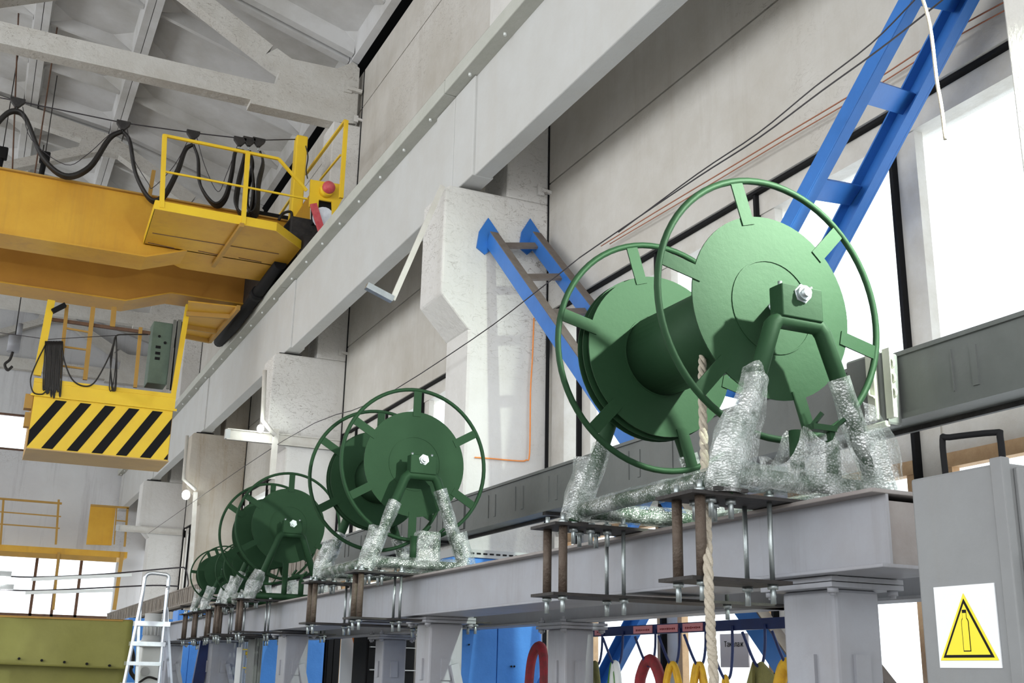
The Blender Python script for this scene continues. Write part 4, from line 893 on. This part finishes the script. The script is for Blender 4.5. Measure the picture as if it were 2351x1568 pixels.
cab('blue_cabinet', 'blue metal cabinet behind the third stand, topped just above the beam', 'cabinet', 607, 752, 1378, 12.4, 'blue2', .5)
cab('blue_cabinet', 'blue metal cabinet left of the fourth stand, beside the leaning navy post', 'cabinet', 410, 475, 1400, 18.3, 'blue2', .5)
cab('blue_cabinet', 'farthest blue metal cabinet behind the aluminium stepladder', 'cabinet', 296, 398, 1418, 17.0, 'blue2', .5)
cab('black_cabinet', 'narrow black cabinet right of the blue one behind the third stand', 'cabinet', 754, 787, 1400, 12.4, 'black', .4)
cab('dark_shelving', 'dark open shelving behind the rear stand', 'shelf', 846, 957, 1400, 10.2, 'black', .4)
t = thing('shelf_board', 'thin grey shelf boards crossing the dark shelving', 'shelf', PY(900, 1500, 10.17)); mb = MB()
for y_ in (1484, 1536): mb.box(PY(848, y_, 10.185), PY(955, y_+5, 10.15))
mb.build('board', 'slots', t)
cab('grey_panel', 'narrow blue grey panel between the yellow fittings and the bright blue cabinet', 'panel', 588, 607, 1440, 11.5, 'tray', .3)
cab('white_cabinet', 'tall white locker left of the yellow fittings', 'cabinet', 560, 577, 1440, 13.2, 'white', .3)
a, b = PY(787, 1440, 10.8), PY(846, 1440, 10.8)
tag(MB().box((a.x, 10.8, 0), (b.x, 10.83, a.z)).build('white_board', 'sign'), 'bright white board between the black cabinet and the dark shelving', 'board')
tag(MB().tube([PY(808, 1450, 10.77), PY(820, 1500, 10.77), PY(835, 1560, 10.77), PY(840, 1600, 10.77)], .012, 6).build('wall_wire', 'orange'), 'orange wire slanting down the bright white board', 'wire')
c0 = PY(573, 1500, 12.9); t = thing('gas_pipe', 'white vertical pipe with two yellow valves behind the beam stands', 'pipe', (c0.x, c0.y, 0))
MB().cyl((c0.x, c0.y, 0), (c0.x, c0.y, c0.z+.25), .025, 10).build('pipe', 'frame', t)
for (x, y) in ((573, 1500), (573, 1542)):
    c = PY(x, y, 12.88); MB().cyl(c-V((.045, 0, 0)), c+V((.045, 0, 0)), .02, 10).cyl(c-V((0, 0, .05)), c+V((0, 0, .05)), .03, 10).bar(c+V((-.08, 0, .04)), c+V((.03, 0, .04)), .012, .012).build('valve', 'byellow', t)
tag(MB().bar(PY(474, 1465, 13), PY(446, 1610, 13), .12, .06, up=(0, 1, 0)).build('leaning_post', 'navy'), 'dark navy post leaning beside the fourth grey stand', 'post')
# machine with motor and white box behind the stepladder
t = thing('pump_machine', 'grey finned motor on a white box machine behind the stepladder', 'machine', PY(340, 1500, 12.6)-V((0, 0, 1.4)))
c = PY(350, 1436, 12.6); mb = MB().cyl(c-V((0, 0, .1)), c+V((0, 0, .12)), .085, 20)
for k in range(14): a_ = k*2*math.pi/14; mb.bar(c+V((.085*math.cos(a_), .085*math.sin(a_), -.1)), c+V((.085*math.cos(a_), .085*math.sin(a_), .02)), .012, .02)
mb.build('finned_motor', 'slots', t)
MB().cyl(c-V((0, 0, .22)), c-V((0, 0, .1)), .11, 20, .085).build('motor_flange', 'slots', t)
MB().box(PY(318, 1568, 12.6)*1.0+V((0, 0, -PY(318, 1568, 12.6).z)), PY(364, 1471, 12.9)).build('white_box', 'white', t, bevel=.015)
MB().cyl(PY(333, 1541, 12.59), PY(333, 1541, 12.53), .045, 16).build('gauge', 'slots', t)
MB().tube(bez([PY(x, y, 12.5) for x, y in ((300, 1480), (306, 1510), (300, 1540), (312, 1560))]), .02, 8).tube(bez([PY(x, y, 12.5) for x, y in ((318, 1568), (340, 1555), (362, 1560))]), .012, 6).build('hose', 'rubber', t)
# aluminium stepladder
YL = 9.0
t = thing('stepladder', 'aluminium stepladder with a hoop handrail standing left of the beam stands', 'ladder', PY(330, 1568, YL)*1.0-V((0, 0, PY(330, 1568, YL).z)))
p = lambda x, y, d=0: PY(x, y, YL+d)
def dn(a, b):     # continue the line a-b to the floor
    A, B_ = p(*a), p(*b); k = A.z/(A.z-B_.z); return A+(B_-A)*k
MB().tube(bez([dn((336, 1325), (285, 1568)), p(312, 1440), p(330, 1345), p(334, 1324), p(345, 1316), p(372, 1318), p(386, 1323), p(386, 1345), p(377, 1430), dn((385, 1330), (365, 1568))], 8), .014, 10).build('hoop_rail', 'alu', t)
for (a, b) in (((320, 1395), (313, 1568)), ((381, 1398), (398, 1568))):
    MB().bar(p(*a, .02), dn(a, b)+V((0, .5 if a[0] > 350 else .02, 0)), .02, .03).build('leg', 'alu', t)
for k, (x0_, x1_, yy) in enumerate(((311, 384, 1436), (301, 373, 1482), (290, 363, 1527), (280, 358, 1575))):
    MB().box(p(x0_, yy, -.02), p(x1_, yy, .12)+V((0, 0, .022))).build('step', 'alu', t)
MB().tube(bez([p(319, 1400), p(321, 1392), p(324, 1400), p(322, 1430)]), .006, 6).build('safety_loop', 'alu', t); MB().tube(bez([p(381, 1400), p(383, 1393), p(386, 1405), p(387, 1440)]), .006, 6).build('safety_loop', 'alu', t)
# olive tarpaulin screen
t = thing('tarpaulin_screen', 'olive yellow tarpaulin screen hung at the bottom left', 'tarpaulin', (-.4, 12.6, 0))
a = PY(302, 1426, 12.0); nx = 60; xL = -2.2; zT = a.z
def sheet(nm, Yb, z_top, z_bot, amp, nz=20, skew=0):
    vs = []; fs = []
    for j in range(nz+1):
        for i in range(nx+1):
            x = xL+(a.x-xL)*i/nx; zb_ = z_bot+skew*(a.x-x); z = z_top+(zb_-z_top)*j/nz
            vs.append((x, Yb+amp*math.sin(x*9+z*2)*min(1, j/8)+.035*noise.noise(V((x*1.5, Yb*3, z*1.5))), z))
    for j in range(nz):
        for i in range(nx): fs.append((j*(nx+1)+i, j*(nx+1)+i+1, (j+1)*(nx+1)+i+1, (j+1)*(nx+1)+i))
    o = MB().add(vs, fs, True).build(nm, 'olive', t); so = o.modifiers.new('solid', 'SOLIDIFY'); so.thickness = .008
zh = PY(277, 1536, 11.8).z
sheet('upper_sheet', 11.86, zT, zh, .012, 20, .02); sheet('lower_sheet', 12.06, zT-.1, .02, .015)
MB().cyl((xL, 11.95, zT), (a.x, 11.95, zT), .012, 8).bar((xL+.1, 11.95, zT-.005), (a.x-.1, 11.95, zT-.005), .2, .01).build('top_rod', 'dyellow', t)
for k in range(6): c = PY(44+52*k, 1512+4*k, 11.82); MB().cyl(c, c+V((0, .05, 0)), .012, 8).build('eyelet', 'black', t)
# dark ledge between tarp and end window
# suspended batten lights and wires at lower left
for (x0_, y0_, x1_, y1_, l) in ((72, 1330, 302, 1320, 'upper long suspended batten light before the end window'), (58, 1361, 260, 1355, 'lower suspended batten light before the end window')):
    tag(MB().bar(PY(x0_, y0_, 20), PY(x1_, y1_, 20), .06, .05).build('batten_light', 'white'), l, 'lamp', 'suspended batten lights')
wire([(-20, 1320), (75, 1325), (240, 1318), (400, 1304), (425, 1306), (432, 1335), (430, 1350)], .012, 'blackwire', 'upper suspended cable holding the long batten light', f=PY, pl=20.05, name='lighting_cable')
wire([(-20, 1352), (75, 1356), (240, 1349), (350, 1344), (410, 1346)], .012, 'blackwire', 'lower suspended cable before the end window', f=PY, pl=20.05, name='lighting_cable')
for (x, y, l) in ((5, 1335, 'upper round lamp at the left edge on the suspended cable'), (10, 1365, 'lower round lamp at the left edge on the suspended cable')):
    c = PY(x, y, 20); t = thing('round_lamp', l, 'lamp', c-V((0, 0, .1)), 'round lamps on the suspended cables')
    MB().sphere(c, .09, 14, (1, 1, .7)).build('bulb', 'lamp', t); MB().box(c+V((-.08, -.05, .08)), c+V((.12, .05, .16))).build('gear_box', 'slots', t)
# ================================================================== GALLERY AT THE END WALL
YG = 30.6
t = thing('yellow_gallery', 'yellow railed gallery in front of the end wall', 'gallery', (0, YG+.6, 2.9+H))
def g(x, y): return PY(x, y, YG)
MB().box((-9, YG, g(0, 1250).z-.15), (3.55, YG+1.4, g(0, 1250).z)).build('deck', 'yellow', t)
MB().box((-9, YG, g(0, 1270).z-.06), (3.3, YG+.1, g(0, 1270).z+.06)).build('lower_rail', 'dyellow', t)
for x in (8, 135): MB().bar(g(x-7, 1250), g(x, 1147), .05, .05).build('railing_post', 'dyellow', t)
MB().bar(g(-100, 1137), g(142, 1156), .05, .05).bar(g(-100, 1167), g(140, 1186), .03, .03).bar(g(-100, 1196), g(137, 1213), .03, .03).build('railing_rail', 'dyellow', t)
MB().prism([g(x, y) for x, y in ((208, 1161), (266, 1165), (256, 1252), (198, 1250))], (0, .05, 0)).build('sheet_panel', 'yellow', t)
for (a_, b_, k) in (((208, 1160), (296, 1166), .05), ((293, 1166), (286, 1255), .05), ((268, 1165), (262, 1250), .03), ((267, 1195), (290, 1197), .03)):
    MB().bar(g(*a_), g(*b_), k, k).build('gate_frame', 'dyellow', t)
MB().bar(g(281, 1268), g(262, 1400), .09, .06).build('support_post', 'dyellow', t); MB().bar(g(135, 1268), g(122, 1400), .06, .05).build('support_post', 'dyellow', t)
t2 = tag(MB().box((-9, YE-.25, 1.05+H), (3.6, YE-.005, 1.18+H)).build('window_ledge', 'tray'), 'grey ledge under the end wall window', 'ledge')
# ================================================================== GAS CABINET IN THE FOREGROUND
XC = 2.0
n0, f0 = PX(2300, 1057, XC), PX(2090, 1101, XC)
Yn, Yfar, ZC = n0.y, f0.y, f0.z
t = thing('gas_cabinet', 'tall grey steel gas cylinder cabinet with a yellow warning sign in the right foreground', 'cabinet', (XC+.15, (Yn+Yfar)/2, 0))
MB().box((XC, Yn, 0), (XC+.32, Yfar, ZC)).build('body', 'cabgrey', t, bevel=.006)
MB().box((XC-.006, Yn-.004, 0), (XC+.02, Yn+.03, ZC+.012)).box((XC+.03, Yn-.012, .05), (XC+.31, Yn, ZC-.01)).build('door', 'cabgrey', t, bevel=.003)
MB().cyl((XC+.035, Yn-.02, ZC-.35), (XC+.035, Yn-.02, ZC-.2), .008, 8).build('hinge', 'cabgrey', t)
# sign
s = [PX(x, y, XC-.004) for x, y in ((2143, 1349), (2283, 1337), (2297, 1531), (2157, 1536))]
ya, yb = (s[0].y+s[3].y)/2, (s[1].y+s[2].y)/2; za, zb_ = (s[2].z+s[3].z)/2, (s[0].z+s[1].z)/2
sg = MB().box((XC-.003, yb, za), (XC-.0002, ya, zb_)).build('warning_sign', 'sign', t)
yc = (ya+yb)/2; hh = zb_-za; z0 = za+.09*hh; z1 = zb_-.10*hh; hwid = (ya-yb)*.47
def tri(k, xo, m, nm):
    cz = z0+(z1-z0)*.34
    P = [(yc+hwid, z0), (yc-hwid, z0), (yc, z1)]
    MB().prism([(XC-xo, yc+(y-yc)*k, cz+(z-cz)*k) for y, z in P], (.0008, 0, 0)).build(nm, m, sg)
tri(1.0, .0045, 'signy', 'triangle_border'); tri(.88, .0052, 'black', 'triangle_line'); tri(.76, .0059, 'signy', 'triangle_field')
def bottle(k, xo, m):
    w = hwid*.13*k; zb0 = z0+.13*(z1-z0); zt0 = z0+.56*(z1-z0); e = (1-k)*w*4
    e = 0 if k == 1 else .0022
    P = [(-w, zb0+e), (w, zb0+e), (w, zt0)]+[(w*math.cos(a), zt0+w*1.1*math.sin(a)) for a in [i*math.pi/10 for i in range(1, 4)]]+[(w*.55, zt0+w*1.0), (w*.55, zt0+w*2.6-e), (-w*.55, zt0+w*2.6-e), (-w*.55, zt0+w*1.0)]+[(w*math.cos(a), zt0+w*1.1*math.sin(a)) for a in [i*math.pi/10 for i in range(7, 10)]]+[(-w, zt0)]
    MB().prism([(XC-xo, yc+y, z) for y, z in P], (.0006, 0, 0)).build('gas_cylinder_symbol', m, sg)
bottle(1, .0064, 'black'); bottle(.82, .0069, 'signy')
# bent black handle behind the cabinet
t = thing('trolley_handle', 'bent black tube trolley handle sticking up behind the grey gas cabinet', 'trolley', (2.55, 2.25, 0))
hp = [PX(x, y, 2.45) for x, y in ((2172, 1100), (2164, 1010), (2180, 1004), (2284, 993), (2296, 1003), (2305, 1090))]
MB().tube([V((hp[0].x, hp[0].y, .12))]+bez(hp, 4)+[V((hp[-1].x, hp[-1].y, .12))], .009, 10).build('handle_tube', 'black', t)
mb = MB().box((2.42, hp[-1].y-.05, .1), (2.8, hp[0].y+.05, .13)); mb.cyl((2.42, hp[0].y, .07), (2.46, hp[0].y, .07), .07, 16); mb.cyl((2.42, hp[-1].y, .07), (2.46, hp[-1].y, .07), .07, 16); mb.cyl((2.76, hp[0].y, .07), (2.8, hp[0].y, .07), .07, 16); mb.build('trolley_base', 'black', t)
